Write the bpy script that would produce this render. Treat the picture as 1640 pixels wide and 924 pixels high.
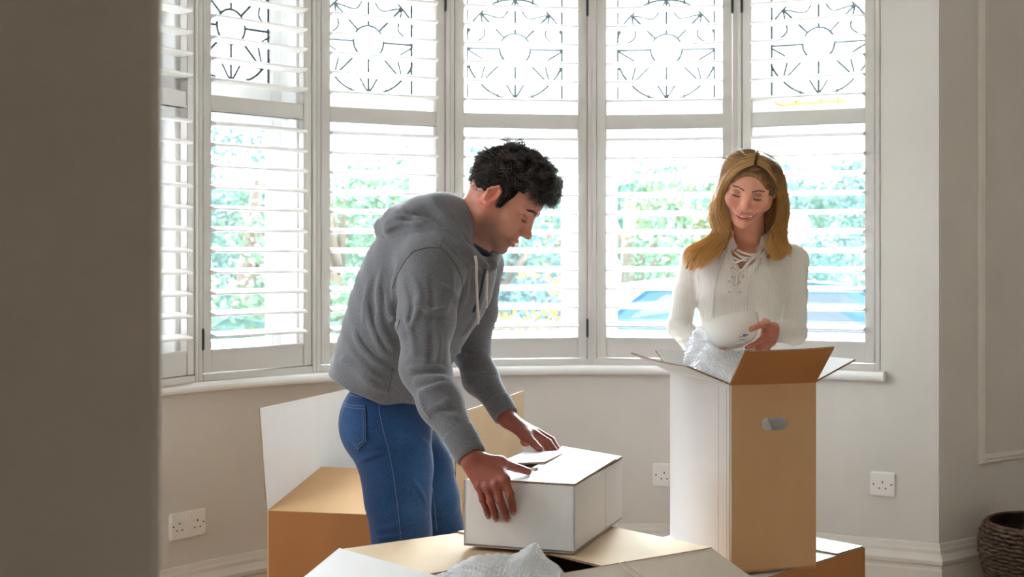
import bpy, bmesh, math, random
import numpy as np
from mathutils import Vector, Matrix, noise

for _o in list(bpy.data.objects):
    bpy.data.objects.remove(_o)
random.seed(7); RNG = np.random.default_rng(7)
S = bpy.context.scene
COL = S.collection

# ------------------------------------------------------------------ camera
F_PX, CX, HY, CAM_Z = 2200.0, 820.0, 406.0, 1.27
cam_data = bpy.data.cameras.new('camera'); cam = bpy.data.objects.new('camera', cam_data); COL.objects.link(cam)
cam.location = (0, 0, CAM_Z); cam.rotation_euler = (math.radians(90), 0, 0)
cam_data.sensor_width = 36.0; cam_data.lens = F_PX * 36.0 / 1640.0
cam_data.shift_y = -(462.0 - HY) / 1640.0
cam_data.clip_start = 0.05; cam_data.clip_end = 300
cam_data.dof.use_dof = True; cam_data.dof.focus_distance = 3.6; cam_data.dof.aperture_fstop = 5.6
S.camera = cam

# ------------------------------------------------------------------ sky, daylight, exposure
world = bpy.data.worlds.new('overcast_sky'); S.world = world; world.use_nodes = True
_nt = world.node_tree; _bg = _nt.nodes['Background']
_tc = _nt.nodes.new('ShaderNodeTexCoord'); _sp = _nt.nodes.new('ShaderNodeSeparateXYZ')
_rp = _nt.nodes.new('ShaderNodeValToRGB')
_rp.color_ramp.elements[0].position = 0.0; _rp.color_ramp.elements[0].color = (0.88, 0.94, 1.0, 1)
_rp.color_ramp.elements[1].position = 1.0; _rp.color_ramp.elements[1].color = (0.80, 0.89, 1.0, 1)
_nt.links.new(_tc.outputs['Generated'], _sp.inputs[0]); _nt.links.new(_sp.outputs['Z'], _rp.inputs[0])
_nt.links.new(_rp.outputs[0], _bg.inputs[0])
_bg.inputs['Strength'].default_value = 2.9
sun_d = bpy.data.lights.new('hazy_sun', 'SUN'); sun_d.energy = 30.0; sun_d.angle = math.radians(50); sun_d.color = (0.82, 0.92, 1.0)
sun = bpy.data.objects.new('hazy_sun', sun_d); COL.objects.link(sun); sun.location = (-3, 9, 8)
sun.rotation_euler = Vector((0.04, -0.86, -0.47)).to_track_quat('-Z', 'Y').to_euler()
def area_light(name, loc, target, sx, sy, power, col):
    d = bpy.data.lights.new(name, 'AREA'); d.shape = 'RECTANGLE'; d.size = sx; d.size_y = sy; d.energy = power; d.color = col
    o = bpy.data.objects.new(name, d); COL.objects.link(o); o.location = loc
    o.rotation_euler = (Vector(target) - Vector(loc)).to_track_quat('-Z', 'Y').to_euler()
    return o
# daylight through the room's second window, high in the left-hand wall beyond the partition
area_light('side_window_daylight', (-1.86, 3.25, 1.65), (0.9, 3.75, 0.9), 1.2, 1.4, 8.0, (0.82, 0.92, 1.0))
# fill light added behind the camera to brighten the near partition
area_light('hall_fill', (0.6, -2.1, 1.5), (0.3, 3.0, 1.0), 1.8, 1.8, 1.1, (1.0, 0.84, 0.68))
S.view_settings.view_transform = 'Standard'; S.view_settings.look = 'None'
S.view_settings.gamma = 1.0; S.view_settings.use_curve_mapping = False
S.view_settings.exposure = 2.13
S.cycles.use_denoising = True
S.cycles.max_bounces = 12; S.cycles.diffuse_bounces = 9; S.cycles.transparent_max_bounces = 24
S.cycles.sample_clamp_indirect = 6.0
S.cycles.caustics_reflective = False; S.cycles.caustics_refractive = False

# ------------------------------------------------------------------ helpers
def P(px, py, Y):
    """world point at distance Y that stands at a spot of the photograph"""
    return Vector(((px - CX) * Y / F_PX, Y, CAM_Z - (py - HY) * Y / F_PX))

def mat(name, col, rough=0.6, var=0.06, scale=12.0, bump=0.0, bscale=150.0, stretch=(1, 1, 1), spec=0.4, metal=0.0, sheen=0.0, col2=None, vcol=None, sss=0.0, detail=4.0):
    m = bpy.data.materials.new(name); m.use_nodes = True
    nt = m.node_tree; b = nt.nodes['Principled BSDF']; L = nt.links
    b.inputs['Roughness'].default_value = rough; b.inputs['Metallic'].default_value = metal
    b.inputs['Specular IOR Level'].default_value = spec
    if sheen: b.inputs['Sheen Weight'].default_value = sheen; b.inputs['Sheen Roughness'].default_value = 0.5
    if sss:
        b.inputs['Subsurface Weight'].default_value = sss; b.inputs['Subsurface Radius'].default_value = (0.012, 0.005, 0.003); b.inputs['Subsurface Scale'].default_value = 0.5
    tc = nt.nodes.new('ShaderNodeTexCoord'); mp = nt.nodes.new('ShaderNodeMapping'); mp.inputs['Scale'].default_value = stretch
    L.new(tc.outputs['Object'], mp.inputs[0])
    n = nt.nodes.new('ShaderNodeTexNoise'); n.inputs['Scale'].default_value = scale; n.inputs['Detail'].default_value = detail
    L.new(mp.outputs[0], n.inputs['Vector'])
    r = nt.nodes.new('ShaderNodeValToRGB')
    c2 = col2 if col2 else tuple(min(1, c * (1 + var)) for c in col)
    c1 = col if col2 else tuple(c * (1 - var) for c in col)
    r.color_ramp.elements[0].position = 0.3; r.color_ramp.elements[0].color = (*c1, 1)
    r.color_ramp.elements[1].position = 0.7; r.color_ramp.elements[1].color = (*c2, 1)
    L.new(n.outputs['Fac'], r.inputs[0])
    if vcol:
        a = nt.nodes.new('ShaderNodeVertexColor'); a.layer_name = vcol
        mx = nt.nodes.new('ShaderNodeMix'); mx.data_type = 'RGBA'; mx.blend_type = 'MULTIPLY'; mx.inputs[0].default_value = 1.0
        L.new(a.outputs['Color'], mx.inputs['A']); L.new(r.outputs[0], mx.inputs['B']); L.new(mx.outputs['Result'], b.inputs['Base Color'])
    else:
        L.new(r.outputs[0], b.inputs['Base Color'])
    if bump:
        n2 = nt.nodes.new('ShaderNodeTexNoise'); n2.inputs['Scale'].default_value = bscale; n2.inputs['Detail'].default_value = 3
        L.new(mp.outputs[0], n2.inputs['Vector'])
        bp = nt.nodes.new('ShaderNodeBump'); bp.inputs['Strength'].default_value = bump; bp.inputs['Distance'].default_value = 0.002
        L.new(n2.outputs['Fac'], bp.inputs['Height']); L.new(bp.outputs[0], b.inputs['Normal'])
    return m

WM = {}
def wmat(o): return WM.get(o.name, Matrix.Identity(4))

def empty(name, loc, rz=0.0, label=None, cat=None, group=None, kind=None):
    o = bpy.data.objects.new(name, None); COL.objects.link(o); o.empty_display_size = 0.05
    o.location = loc; o.rotation_euler = (0, 0, rz)
    WM[o.name] = Matrix.Translation(Vector(loc)) @ Matrix.Rotation(rz, 4, 'Z')
    tag(o, label, cat, group, kind); return o

def tag(o, label=None, cat=None, group=None, kind=None):
    if label: o['label'] = label
    if cat: o['category'] = cat
    if group: o['group'] = group
    if kind: o['kind'] = kind
    return o

def obj(name, bm, m, parent=None, smooth=False, world=False, base=None, kind=None):
    """link a bmesh / mesh as ONE object; world=True: coordinates are world ones"""
    if isinstance(bm, bpy.types.Mesh): me = bm
    else:
        me = bpy.data.meshes.new(name); bm.to_mesh(me); bm.free()
    if m is not None and len(me.materials) == 0:
        for k in (m if isinstance(m, (list, tuple)) else [m]): me.materials.append(k)
    if smooth: me.polygons.foreach_set('use_smooth', [True] * len(me.polygons))
    o = bpy.data.objects.new(name, me); COL.objects.link(o)
    if parent is not None:
        if world: me.transform(wmat(parent).inverted())
        o.parent = parent; WM[o.name] = wmat(parent).copy()
    elif base is not None:
        me.transform(Matrix.Translation(-Vector(base))); o.location = base; WM[o.name] = Matrix.Translation(Vector(base))
    if kind: o['kind'] = kind
    return o

def add_box(bm, lo, hi, bev=0.0, mi=0):
    x0, y0, z0 = lo; x1, y1, z1 = hi
    vs = [bm.verts.new(p) for p in ((x0, y0, z0), (x1, y0, z0), (x1, y1, z0), (x0, y1, z0), (x0, y0, z1), (x1, y0, z1), (x1, y1, z1), (x0, y1, z1))]
    fs = [bm.faces.new([vs[i] for i in f]) for f in ((0, 3, 2, 1), (4, 5, 6, 7), (0, 1, 5, 4), (1, 2, 6, 5), (2, 3, 7, 6), (3, 0, 4, 7))]
    for f in fs: f.material_index = mi
    if bev:
        es = list({e for f in fs for e in f.edges})
        bmesh.ops.bevel(bm, geom=es, offset=bev, segments=2, affect='EDGES')
    return vs
def box(lo, hi, bev=0.0):
    bm = bmesh.new(); add_box(bm, lo, hi, bev); return bm

def add_slab(bm, cs, t, mi=(0, 0, 0), warp=0.0, n=1):
    """sheet with corners cs (counter-clockwise seen from its front), thickness t behind; mi = material of front, back, edge"""
    c = [Vector(p) for p in cs]
    nr = (c[1] - c[0]).cross(c[3] - c[0]).normalized()
    G = []
    for s in (0, 1):
        g = []
        for i in range(n + 1):
            row = []
            for j in range(n + 1):
                u, v = i / n, j / n
                p = (c[0] * (1 - u) + c[1] * u) * (1 - v) + (c[3] * (1 - u) + c[2] * u) * v
                if warp: p = p + nr * warp * math.sin(math.pi * u) * (0.4 + 0.6 * v)
                row.append(bm.verts.new(p - nr * (t * s)))
            g.append(row)
        G.append(g)
    for i in range(n):
        for j in range(n):
            f = bm.faces.new((G[0][i][j], G[0][i + 1][j], G[0][i + 1][j + 1], G[0][i][j + 1])); f.material_index = mi[0]
            f = bm.faces.new((G[1][i][j], G[1][i][j + 1], G[1][i + 1][j + 1], G[1][i + 1][j])); f.material_index = mi[1]
    for i in range(n):
        for (j, fl) in ((0, 0), (n, 1)):
            q = [G[0][i][j], G[1][i][j], G[1][i + 1][j], G[0][i + 1][j]]
            f = bm.faces.new(q if not fl else q[::-1]); f.material_index = mi[2]
            q = [G[0][j][i], G[0][j][i + 1], G[1][j][i + 1], G[1][j][i]]
            f = bm.faces.new(q if not fl else q[::-1]); f.material_index = mi[2]
def slab(cs, t, mi=(0, 0, 0), warp=0.0, n=1):
    bm = bmesh.new(); add_slab(bm, cs, t, mi, warp, n); return bm

def add_tube(bm, pts, r, n=8, cap=True):
    """round tube along pts; r a number or one per point"""
    pts = [Vector(p) for p in pts]; N = len(pts)
    rs = r if isinstance(r, (list, tuple, np.ndarray)) else [r] * N
    rings = []; up = None
    for i in range(N):
        t = (pts[min(i + 1, N - 1)] - pts[max(i - 1, 0)]).normalized()
        if up is None:
            up = Vector((0, 0, 1)) if abs(t.z) < 0.9 else Vector((1, 0, 0))
        up = (up - t * up.dot(t)).normalized(); sd = t.cross(up)
        rings.append([bm.verts.new(pts[i] + (up * math.cos(2 * math.pi * k / n) + sd * math.sin(2 * math.pi * k / n)) * rs[i]) for k in range(n)])
    for i in range(N - 1):
        for k in range(n):
            bm.faces.new((rings[i][k], rings[i][(k + 1) % n], rings[i + 1][(k + 1) % n], rings[i + 1][k]))
    if cap:
        bm.faces.new(rings[0][::-1]); bm.faces.new(rings[-1])
def tube(pts, r, n=8, cap=True):
    bm = bmesh.new(); add_tube(bm, pts, r, n, cap); return bm

def add_lathe(bm, prof, n=32, center=(0, 0, 0), wob=None):
    rings = []
    for (r, z) in prof:
        rings.append([bm.verts.new((center[0] + r * math.cos(2 * math.pi * k / n), center[1] + r * math.sin(2 * math.pi * k / n), center[2] + z)) for k in range(n)])
    for i in range(len(rings) - 1):
        for k in range(n):
            bm.faces.new((rings[i][k], rings[i][(k + 1) % n], rings[i + 1][(k + 1) % n], rings[i + 1][k]))
    return rings

def sweep(path, prof, closed_prof=True):
    """profile [(d,z)] swept along a plan path [(x,y)]; d is to the LEFT of the path direction"""
    bm = bmesh.new(); N = len(path); rings = []
    for i in range(N):
        a = Vector(path[max(i - 1, 0)]); b = Vector(path[i]); c = Vector(path[min(i + 1, N - 1)])
        d1 = (b - a).normalized() if i > 0 else (c - b).normalized(); d2 = (c - b).normalized() if i < N - 1 else d1
        n1 = Vector((-d1.y, d1.x)); n2 = Vector((-d2.y, d2.x)); m_ = (n1 + n2).normalized(); k = 1.0 / max(0.35, m_.dot(n1))
        rings.append([bm.verts.new((b.x + m_.x * d * k, b.y + m_.y * d * k, z)) for d, z in prof])
    M = len(prof)
    for i in range(N - 1):
        for j in range(M if closed_prof else M - 1):
            bm.faces.new((rings[i][j], rings[i + 1][j], rings[i + 1][(j + 1) % M], rings[i][(j + 1) % M]))
    if closed_prof:
        bm.faces.new(rings[0][::-1]); bm.faces.new(rings[-1])
    bmesh.ops.recalc_face_normals(bm, faces=bm.faces)
    return bm

def flat_shape(outer, holes, t):
    """flat plate (in local x,z; thickness t along +y) with holes, returned as a mesh"""
    cu = bpy.data.curves.new('tmp', 'CURVE'); cu.dimensions = '2D'; cu.fill_mode = 'BOTH'; cu.extrude = t / 2
    for ring in [outer] + holes:
        sp = cu.splines.new('POLY'); sp.points.add(len(ring) - 1); sp.use_cyclic_u = True
        for p, q in zip(sp.points, ring): p.co = (q[0], q[1], 0, 1)
    o = bpy.data.objects.new('tmp', cu); COL.objects.link(o)
    dg = bpy.context.evaluated_depsgraph_get(); me = bpy.data.meshes.new_from_object(o.evaluated_get(dg))
    bpy.data.objects.remove(o); bpy.data.curves.remove(cu)
    me.materials.clear()
    me.transform(Matrix.Translation((0, t / 2, 0)) @ Matrix.Rotation(math.radians(90), 4, 'X'))
    return me

def dup(o, parent=None, loc=None, rz=None):
    c = o.copy(); COL.objects.link(c)
    if parent is not None: c.parent = parent
    if loc is not None: c.location = loc
    if rz is not None: c.rotation_euler = (0, 0, rz)
    return c
# ------------------------------------------------------------------ materials of the room
M_WALL = mat('wall_paint', (0.645, 0.60, 0.55), 0.48, 0.03, 3.0, 0.05, 300)
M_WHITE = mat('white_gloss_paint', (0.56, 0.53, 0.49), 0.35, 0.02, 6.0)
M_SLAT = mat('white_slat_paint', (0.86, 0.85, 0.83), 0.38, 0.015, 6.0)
M_SASH = mat('white_sash_paint', (0.86, 0.86, 0.85), 0.4, 0.015, 6.0)
M_TRIM = mat('cream_trim_paint', (0.68, 0.625, 0.56), 0.4, 0.03, 6.0)
M_CEIL = mat('ceiling_paint', (0.80, 0.78, 0.74), 0.8, 0.02, 3.0)
M_BLACK = mat('black_hinge_metal', (0.02, 0.025, 0.025), 0.4, 0.1, 40.0)
M_LEAD = mat('lead_came', (0.035, 0.05, 0.05), 0.5, 0.15, 60.0)
M_BRASS = mat('polished_brass', (0.78, 0.52, 0.16), 0.25, 0.08, 40.0, metal=1.0)
M_PLASTIC = mat('white_plastic', (0.82, 0.78, 0.74), 0.3, 0.01, 10.0)
M_DARK = mat('dark_recess', (0.03, 0.03, 0.03), 0.6, 0.1, 50.0)
M_FLOOR = mat('pale_oak_floor', (0.56, 0.47, 0.36), 0.5, 0.10, 6.0, stretch=(8, 0.6, 1))
def glass_mat(name, tint, gloss=0.06):
    m = bpy.data.materials.new(name); m.use_nodes = True; nt = m.node_tree; nt.nodes.clear()
    o = nt.nodes.new('ShaderNodeOutputMaterial'); tr = nt.nodes.new('ShaderNodeBsdfTransparent'); tr.inputs[0].default_value = (*tint, 1)
    gl = nt.nodes.new('ShaderNodeBsdfGlossy'); gl.inputs['Roughness'].default_value = 0.03
    mx = nt.nodes.new('ShaderNodeMixShader'); lw = nt.nodes.new('ShaderNodeFresnel'); lw.inputs[0].default_value = 1.3
    nt.links.new(lw.outputs[0], mx.inputs[0]); nt.links.new(tr.outputs[0], mx.inputs[1]); nt.links.new(gl.outputs[0], mx.inputs[2]); nt.links.new(mx.outputs[0], o.inputs[0])
    return m
M_GLASS = glass_mat('window_glass', (0.97, 0.985, 0.985))
M_PURPLE = glass_mat('plum_stained_glass', (0.55, 0.35, 0.5))

# ------------------------------------------------------------------ plan of the bay
D = math.radians
TH = [D(66), D(48), D(28), D(10), D(-7.5), D(-25)]
CN = [None] * 7
CN[4] = Vector((0.3008, 5.17)); CN[3] = CN[4] - 0.5397 * Vector((math.cos(TH[3]), math.sin(TH[3])))
CN[2] = CN[3] - 0.52 * Vector((math.cos(TH[2]), math.sin(TH[2]))); CN[1] = CN[2] - 0.495 * Vector((math.cos(TH[1]), math.sin(TH[1])))
CN[0] = CN[1] - 0.50 * Vector((math.cos(TH[0]), math.sin(TH[0]))); CN[5] = CN[4] + 0.5397 * Vector((math.cos(TH[4]), math.sin(TH[4])))
U5 = Vector((math.cos(TH[5]), math.sin(TH[5]))); CN[6] = CN[5] + 0.5206 * U5
CORNER = CN[5] + 0.722 * U5
BC, BR = Vector((0.3395, 3.3954)), 1.765
def arc(a0, a1, n, r=BR):
    return [(BC.x + r * math.cos(a0 + (a1 - a0) * i / n), BC.y + r * math.sin(a0 + (a1 - a0) * i / n)) for i in range(n + 1)]
A6 = math.atan2(CN[6].y - BC.y, CN[6].x - BC.x); A0 = math.atan2(CN[0].y - BC.y, CN[0].x - BC.x) + 0.03
bay_path = arc(A6, A0, 40)                       # from right to left: the room lies to the LEFT of the path
Z_SILL, Z_HEAD, Z_CEIL = 0.853, 2.36, 2.75
UR = Vector((0.819, 0.574)); RW_END = CORNER + UR * 1.3
left_end = Vector((bay_path[-1][0] - 0.75, bay_path[-1][1] - 0.12))

def wall(name, path, z0, z1, t=0.16, m=None):
    return tag(obj(name, sweep(path, [(0, z0), (0, z1), (-t, z1), (-t, z0)]), m or M_WALL), kind='structure')
low_path = [tuple(CORNER), tuple(CN[6])] + bay_path[1:]
wall('wall_bay', low_path, 0.0, Z_SILL - 0.005, 0.22)
wall('wall_bay_head', low_path, Z_HEAD, Z_CEIL, 0.22)
wall('wall_bay_pier', [tuple(CORNER), tuple(CN[6] + U5 * 0.001)], Z_SILL - 0.005, Z_HEAD, 0.22)
wall('wall_right', [tuple(RW_END), tuple(CORNER)], 0.0, Z_CEIL, 0.12)
wall('wall_left', [tuple(bay_path[-1]), tuple(left_end), (left_end.x - 0.1, 1.75)], 0.0, Z_CEIL, 0.15)
wall('wall_side', [(3.15, -2.2), (3.15, RW_END.y + 0.1), (RW_END.x - 0.02, RW_END.y + 0.02)], 0.0, Z_CEIL, 0.15)
wall('wall_back', [(-2.3, -2.2), (3.15, -2.2)], 0.0, Z_CEIL, 0.15)
# the partition with the wide opening the room is seen through
obj_part = wall('wall_partition', [(-2.05, 1.74), (-0.470, 1.74), (-0.4575, 1.735), (-0.450, 1.722), (-0.4030, 1.580), (-0.4000, 1.568), (-0.4015, 1.560), (-0.408, 1.557), (-2.25, 1.557)], 0.0, Z_CEIL, 0.02)
wall('wall_added_right', [(3.15, 1.72), (0.95, 1.72), (0.95, 1.56), (3.15, 1.56)], 0.0, Z_CEIL, 0.02)  # unseen wall, added to keep more bounced light in the room
wall('wall_hall', [(-2.25, 1.6), (-2.25, -2.2)], 0.0, Z_CEIL, 0.1)
tag(obj('floor', box((-3.0, -2.4, -0.1), (3.4, 5.6, 0.0)), M_FLOOR), kind='structure')
tag(obj('ceiling', box((-3.0, -2.4, Z_CEIL), (3.4, 5.6, Z_CEIL + 0.1)), M_CEIL), kind='structure')

# skirting boards: stepped period profile
SK = [(0, 0), (0.022, 0), (0.022, 0.165), (0.018, 0.172), (0.018, 0.180), (0.026, 0.188), (0.027, 0.200), (0.019, 0.212), (0.013, 0.222), (0.012, 0.234), (0.008, 0.242), (0.004, 0.256), (0, 0.258)]
tag(obj('baseboard_bay', sweep([tuple(RW_END)] + low_path, SK), M_TRIM, smooth=False), kind='structure')
# panel moulding on the right wall
def moulding(name, p0, p1, z0, z1):
    """picture-frame moulding lying on the right wall between two plan points"""
    u = (p1 - p0); L = u.length; u.normalize(); n = Vector((u.y, -u.x))
    pr = [(0, 0), (0.0, 0.008), (0.006, 0.014), (0.012, 0.010), (0.020, 0.016), (0.028, 0.010), (0.032, 0.004), (0.032, 0)]
    bm = bmesh.new(); rings = []
    for (a, b, sa, sb) in ((0, z0, 1, 1), (L, z0, -1, 1), (L, z1, -1, -1), (0, z1, 1, -1)):
        rings.append([bm.verts.new((p0.x + u.x * (a + sa * d) + n.x * h, p0.y + u.y * (a + sa * d) + n.y * h, b + sb * d)) for d, h in pr])
    for i in range(4):
        for j in range(len(pr) - 1):
            bm.faces.new((rings[i][j], rings[(i + 1) % 4][j], rings[(i + 1) % 4][j + 1], rings[i][j + 1]))
    bmesh.ops.recalc_face_normals(bm, faces=bm.faces)
    return tag(obj(name, bm, M_TRIM), kind='structure')
moulding('trim_1', CORNER + UR * 0.218, CORNER + UR * 1.15, 0.515, 2.5)

# window sill: round-nosed board along the bay, in two lengths
nose = [(-0.20, 0.818), (0.035, 0.818), (0.046, 0.822), (0.052, 0.830), (0.053, 0.838), (0.050, 0.846), (0.042, 0.852), (0.030, 0.853), (-0.20, 0.853)]
sill_path = [tuple(CN[6] + U5 * 0.02)] + bay_path[1:]
tag(obj('trim_2', sweep(sill_path, nose), mat('white_sill_gloss', (0.84, 0.83, 0.81), 0.22, 0.015, 6.0), smooth=False), kind='structure')

# ------------------------------------------------------------------ windows and plantation shutters
FR, ST, MG = 0.017, 0.036, 0.054          # fixed frame, stile, distance corner to louvre opening
Z_B0, Z_B1, Z_M0, Z_M1, Z_T0, Z_T1 = 0.879, 0.956, 1.738, 1.791, 2.275, 2.335
def slat_mesh(L):
    bm = bmesh.new(); w, t = 0.038, 0.0070
    pr = [(-w, 0), (-w * .93, t * .55), (-w * .6, t * .95), (0, t * 1.1), (w * .6, t * .95), (w * .93, t * .55), (w, 0), (w * .93, -t * .55), (w * .6, -t * .95), (0, -t * 1.1), (-w * .6, -t * .95), (-w * .93, -t * .55)]
    a = [bm.verts.new((-L / 2, y, z)) for y, z in pr]; b = [bm.verts.new((L / 2, y, z)) for y, z in pr]
    n = len(pr)
    for i in range(n): bm.faces.new((a[i], b[i], b[(i + 1) % n], a[(i + 1) % n]))
    bm.faces.new(a[::-1]); bm.faces.new(b)
    bmesh.ops.recalc_face_normals(bm, faces=bm.faces)
    me = bpy.data.meshes.new('slat'); bm.to_mesh(me); bm.free(); me.materials.append(M_SLAT); return me
def came_tubes(bm, pts, r=0.0052): add_tube(bm, pts, r, 5, False)
def blob(bm, c, r):
    x = bmesh.ops.create_icosphere(bm, subdivisions=1, radius=r); bmesh.ops.translate(bm, vec=c, verts=x['verts'])
WHERE = ['half hidden by the dark wall edge at left', 'second from the left, left of the man', 'behind the bending man\'s back', 'behind the bending man\'s head', 'between the man and the woman', 'behind the woman, at the right end of the bay']
for i in range(6):
    a, b = CN[i], CN[i + 1]; w = (b - a).length; mid = (a + b) / 2
    # --- window (setting)
    W = empty('window_%d' % (i + 1), (mid.x, mid.y, Z_SILL), TH[i], kind='structure')
    z = lambda v: v - Z_SILL
    h = w / 2
    bm = bmesh.new()
    add_box(bm, (-h, -0.004, z(0.853)), (-h + FR, 0.06, z(2.36)), 0.002); add_box(bm, (h - FR, -0.004, z(0.853)), (h, 0.06, z(2.36)), 0.002)
    add_box(bm, (-h + FR, -0.004, z(0.853)), (h - FR, 0.06, z(0.876)), 0.002); add_box(bm, (-h + FR, -0.004, z(2.338)), (h - FR, 0.06, z(2.36)), 0.002)
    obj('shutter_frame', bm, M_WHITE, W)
    bm = bmesh.new()
    for s in (-1, 1):
        add_box(bm, (min(s * (h + 0.02), s * (h - 0.038)), 0.06, z(0.853)), (max(s * (h + 0.02), s * (h - 0.038)), 0.205, z(2.36)), 0.003)
    obj('mullion', bm, M_SASH, W)
    gl, gr = -h + 0.085, h - 0.078
    def sash(name, z0, z1, b0, b1, y0=0.145, y1=0.19):
        bm = bmesh.new()
        add_box(bm, (-h + 0.034, y0, z(z0)), (gl, y1, z(z1)), 0.004); add_box(bm, (gr, y0, z(z0)), (h - 0.034, y1, z(z1)), 0.004)
        add_box(bm, (gl, y0, z(z0)), (gr, y1, z(z0 + b0)), 0.004); add_box(bm, (gl, y0, z(z1 - b1)), (gr, y1, z(z1)), 0.004)
        return obj(name, bm, M_SASH, W)
    s1 = sash('lower_sash', 0.885, 1.745, 0.087, 0.036); s2 = sash('upper_sash', 1.80, 2.32, 0.058, 0.06)
    obj('transom', box((-h + 0.03, 0.10, z(1.742)), (h - 0.03, 0.20, z(1.803)), 0.004), M_SASH, W)
    obj('outer_sill', box((-h + 0.02, 0.06, z(0.845)), (h - 0.02, 0.24, z(0.887)), 0.004), M_SASH, W)
    obj('glass_pane', box((gl - 0.006, 0.166, z(0.966)), (gr + 0.006, 0.170, z(1.715))), M_GLASS, W)
    obj('leaded_glass_pane', box((gl - 0.006, 0.166, z(1.85)), (gr + 0.006, 0.170, z(2.27))), M_GLASS, W)
    # --- leaded wheel of petals
    bm = bmesh.new(); cx_, cz_ = (gl + gr) / 2 + 0.002, z(2.056); R, r0 = 0.190, 0.060; y = 0.1645
    pt = lambda rad, an: (cx_ + rad * math.cos(an), y, cz_ + rad * math.sin(an))
    came_tubes(bm, [pt(r0, k * math.pi / 16) for k in range(33)])
    nodes = [k * math.pi / 4 for k in range(8)]
    for an in nodes:
        came_tubes(bm, [pt(r0, an), pt(R, an)]); blob(bm, pt(R - 0.002, an), 0.0085); blob(bm, pt(r0, an), 0.0045)
        m_ = an + math.pi / 8
        came_tubes(bm, [pt(R + 0.003 * math.sin(math.pi * q / 8), an + q * math.pi / 32) for q in range(9)])
        came_tubes(bm, [pt(R - 0.060 * math.sin(math.pi * q / 8), an + q * math.pi / 32) for q in range(9)], 0.0044)
    for an, dx, dz in ((0, 1, 0), (math.pi, -1, 0), (math.pi / 2, 0, 1), (-math.pi / 2, 0, -1)):
        for s in (-1, 1):
            p = pt(R, an + s * 0.37); e = (gr if dx > 0 else gl if dx < 0 else p[0], y, z(2.268) if dz > 0 else z(1.852) if dz < 0 else p[2])
            came_tubes(bm, [p, e]); blob(bm, p, 0.006)
    for x_ in (gl + 0.004, gr - 0.004): came_tubes(bm, [(x_, y, z(1.856)), (x_, y, z(2.264))], 0.004)
    for z_ in (1.858, 2.262): came_tubes(bm, [(gl, y, z(z_)), (gr, y, z(z_))], 0.004)
    obj('lead_came', bm, M_LEAD, W, kind='stuff')
    for s in (-1, 1):
        ex = gr if s > 0 else gl; an = 0 if s > 0 else math.pi
        if abs(ex - cx_) - R * math.cos(0.3) < 0.002: continue
        pts = [pt(R + 0.002, an + q * 0.09) for q in range(-4, 5)]
        bm = bmesh.new(); vs = [bm.verts.new((p[0], 0.1655, p[2])) for p in pts] + [bm.verts.new((ex, 0.1655, pts[-1][2])), bm.verts.new((ex, 0.1655, pts[0][2]))]
        bm.faces.new(vs); bmesh.ops.solidify(bm, geom=bm.faces[:], thickness=0.002)
        obj('tinted_pane', bm, M_PURPLE, W)
    if i == 5:   # brass casement stay along the bottom of the upper sash
        bm = bmesh.new(); yy = 0.132
        add_tube(bm, [(-0.150, yy, z(1.842)), (-0.142, yy - 0.004, z(1.832)), (-0.125, yy - 0.006, z(1.826)), (-0.05, yy - 0.006, z(1.828)), (0.05, yy - 0.004, z(1.832)), (0.115, yy, z(1.834))], [0.004, 0.004, 0.0042, 0.004, 0.004, 0.0045], 8)
        for xx in (-0.07, 0.02, 0.085): add_tube(bm, [(xx, 0.146, z(1.838)), (xx, yy - 0.004, z(1.838))], 0.006, 8); add_tube(bm, [(xx, yy - 0.004, z(1.826)), (xx, yy - 0.004, z(1.852))], 0.004, 8)
        obj('casement_stay', bm, M_BRASS, W, smooth=True)
    # --- shutter panel (a hinged thing of its own)
    T = empty('plantation_shutter', (mid.x, mid.y, Z_B0), TH[i], 'white louvred shutter panel ' + WHERE[i], 'window shutter', 'plantation shutters in the bay window')
    z = lambda v: v - Z_B0
    p0, p1 = -h + FR + 0.002, h - FR - 0.002; o0, o1 = -h + MG, h - MG
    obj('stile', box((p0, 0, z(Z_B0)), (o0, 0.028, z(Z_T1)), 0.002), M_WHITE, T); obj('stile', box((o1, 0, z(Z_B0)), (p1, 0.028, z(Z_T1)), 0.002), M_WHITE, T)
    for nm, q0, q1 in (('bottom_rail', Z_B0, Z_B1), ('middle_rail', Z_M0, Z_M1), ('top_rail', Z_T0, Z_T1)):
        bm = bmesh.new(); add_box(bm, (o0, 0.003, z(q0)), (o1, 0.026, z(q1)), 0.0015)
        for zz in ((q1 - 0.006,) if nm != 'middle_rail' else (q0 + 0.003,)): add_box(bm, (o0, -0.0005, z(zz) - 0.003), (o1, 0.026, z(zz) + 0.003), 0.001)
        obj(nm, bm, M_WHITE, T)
    sm = slat_mesh(o1 - o0 - 0.003)
    first = None
    lower = [1.699 - 0.0697 * k for k in range(11)]; upper = [1.841 + 0.0693 * k for k in range(6)]
    for k, zz in enumerate(lower + upper):
        s = bpy.data.objects.new('slat', sm); COL.objects.link(s); s.parent = T
        s.location = ((o0 + o1) / 2, 0.014, z(zz)); s.rotation_euler = (D(6.5 if k < 11 else -1.5) + D(random.uniform(-0.6, 0.6)), 0, 0)
    hs = 1 if i in (2, 3, 4) else -1
    for zz in (0.99, 2.197):
        hx = hs * (h - FR - 0.001)
        bm = bmesh.new(); add_tube(bm, [(hx, -0.004, z(zz) - 0.032), (hx, -0.004, z(zz) + 0.032)], 0.0045, 8); add_tube(bm, [(hx, -0.004, z(zz) - 0.036), (hx, -0.004, z(zz) + 0.036)], 0.0028, 6)
        obj('hinge', bm, M_BLACK, T, smooth=False)
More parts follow.
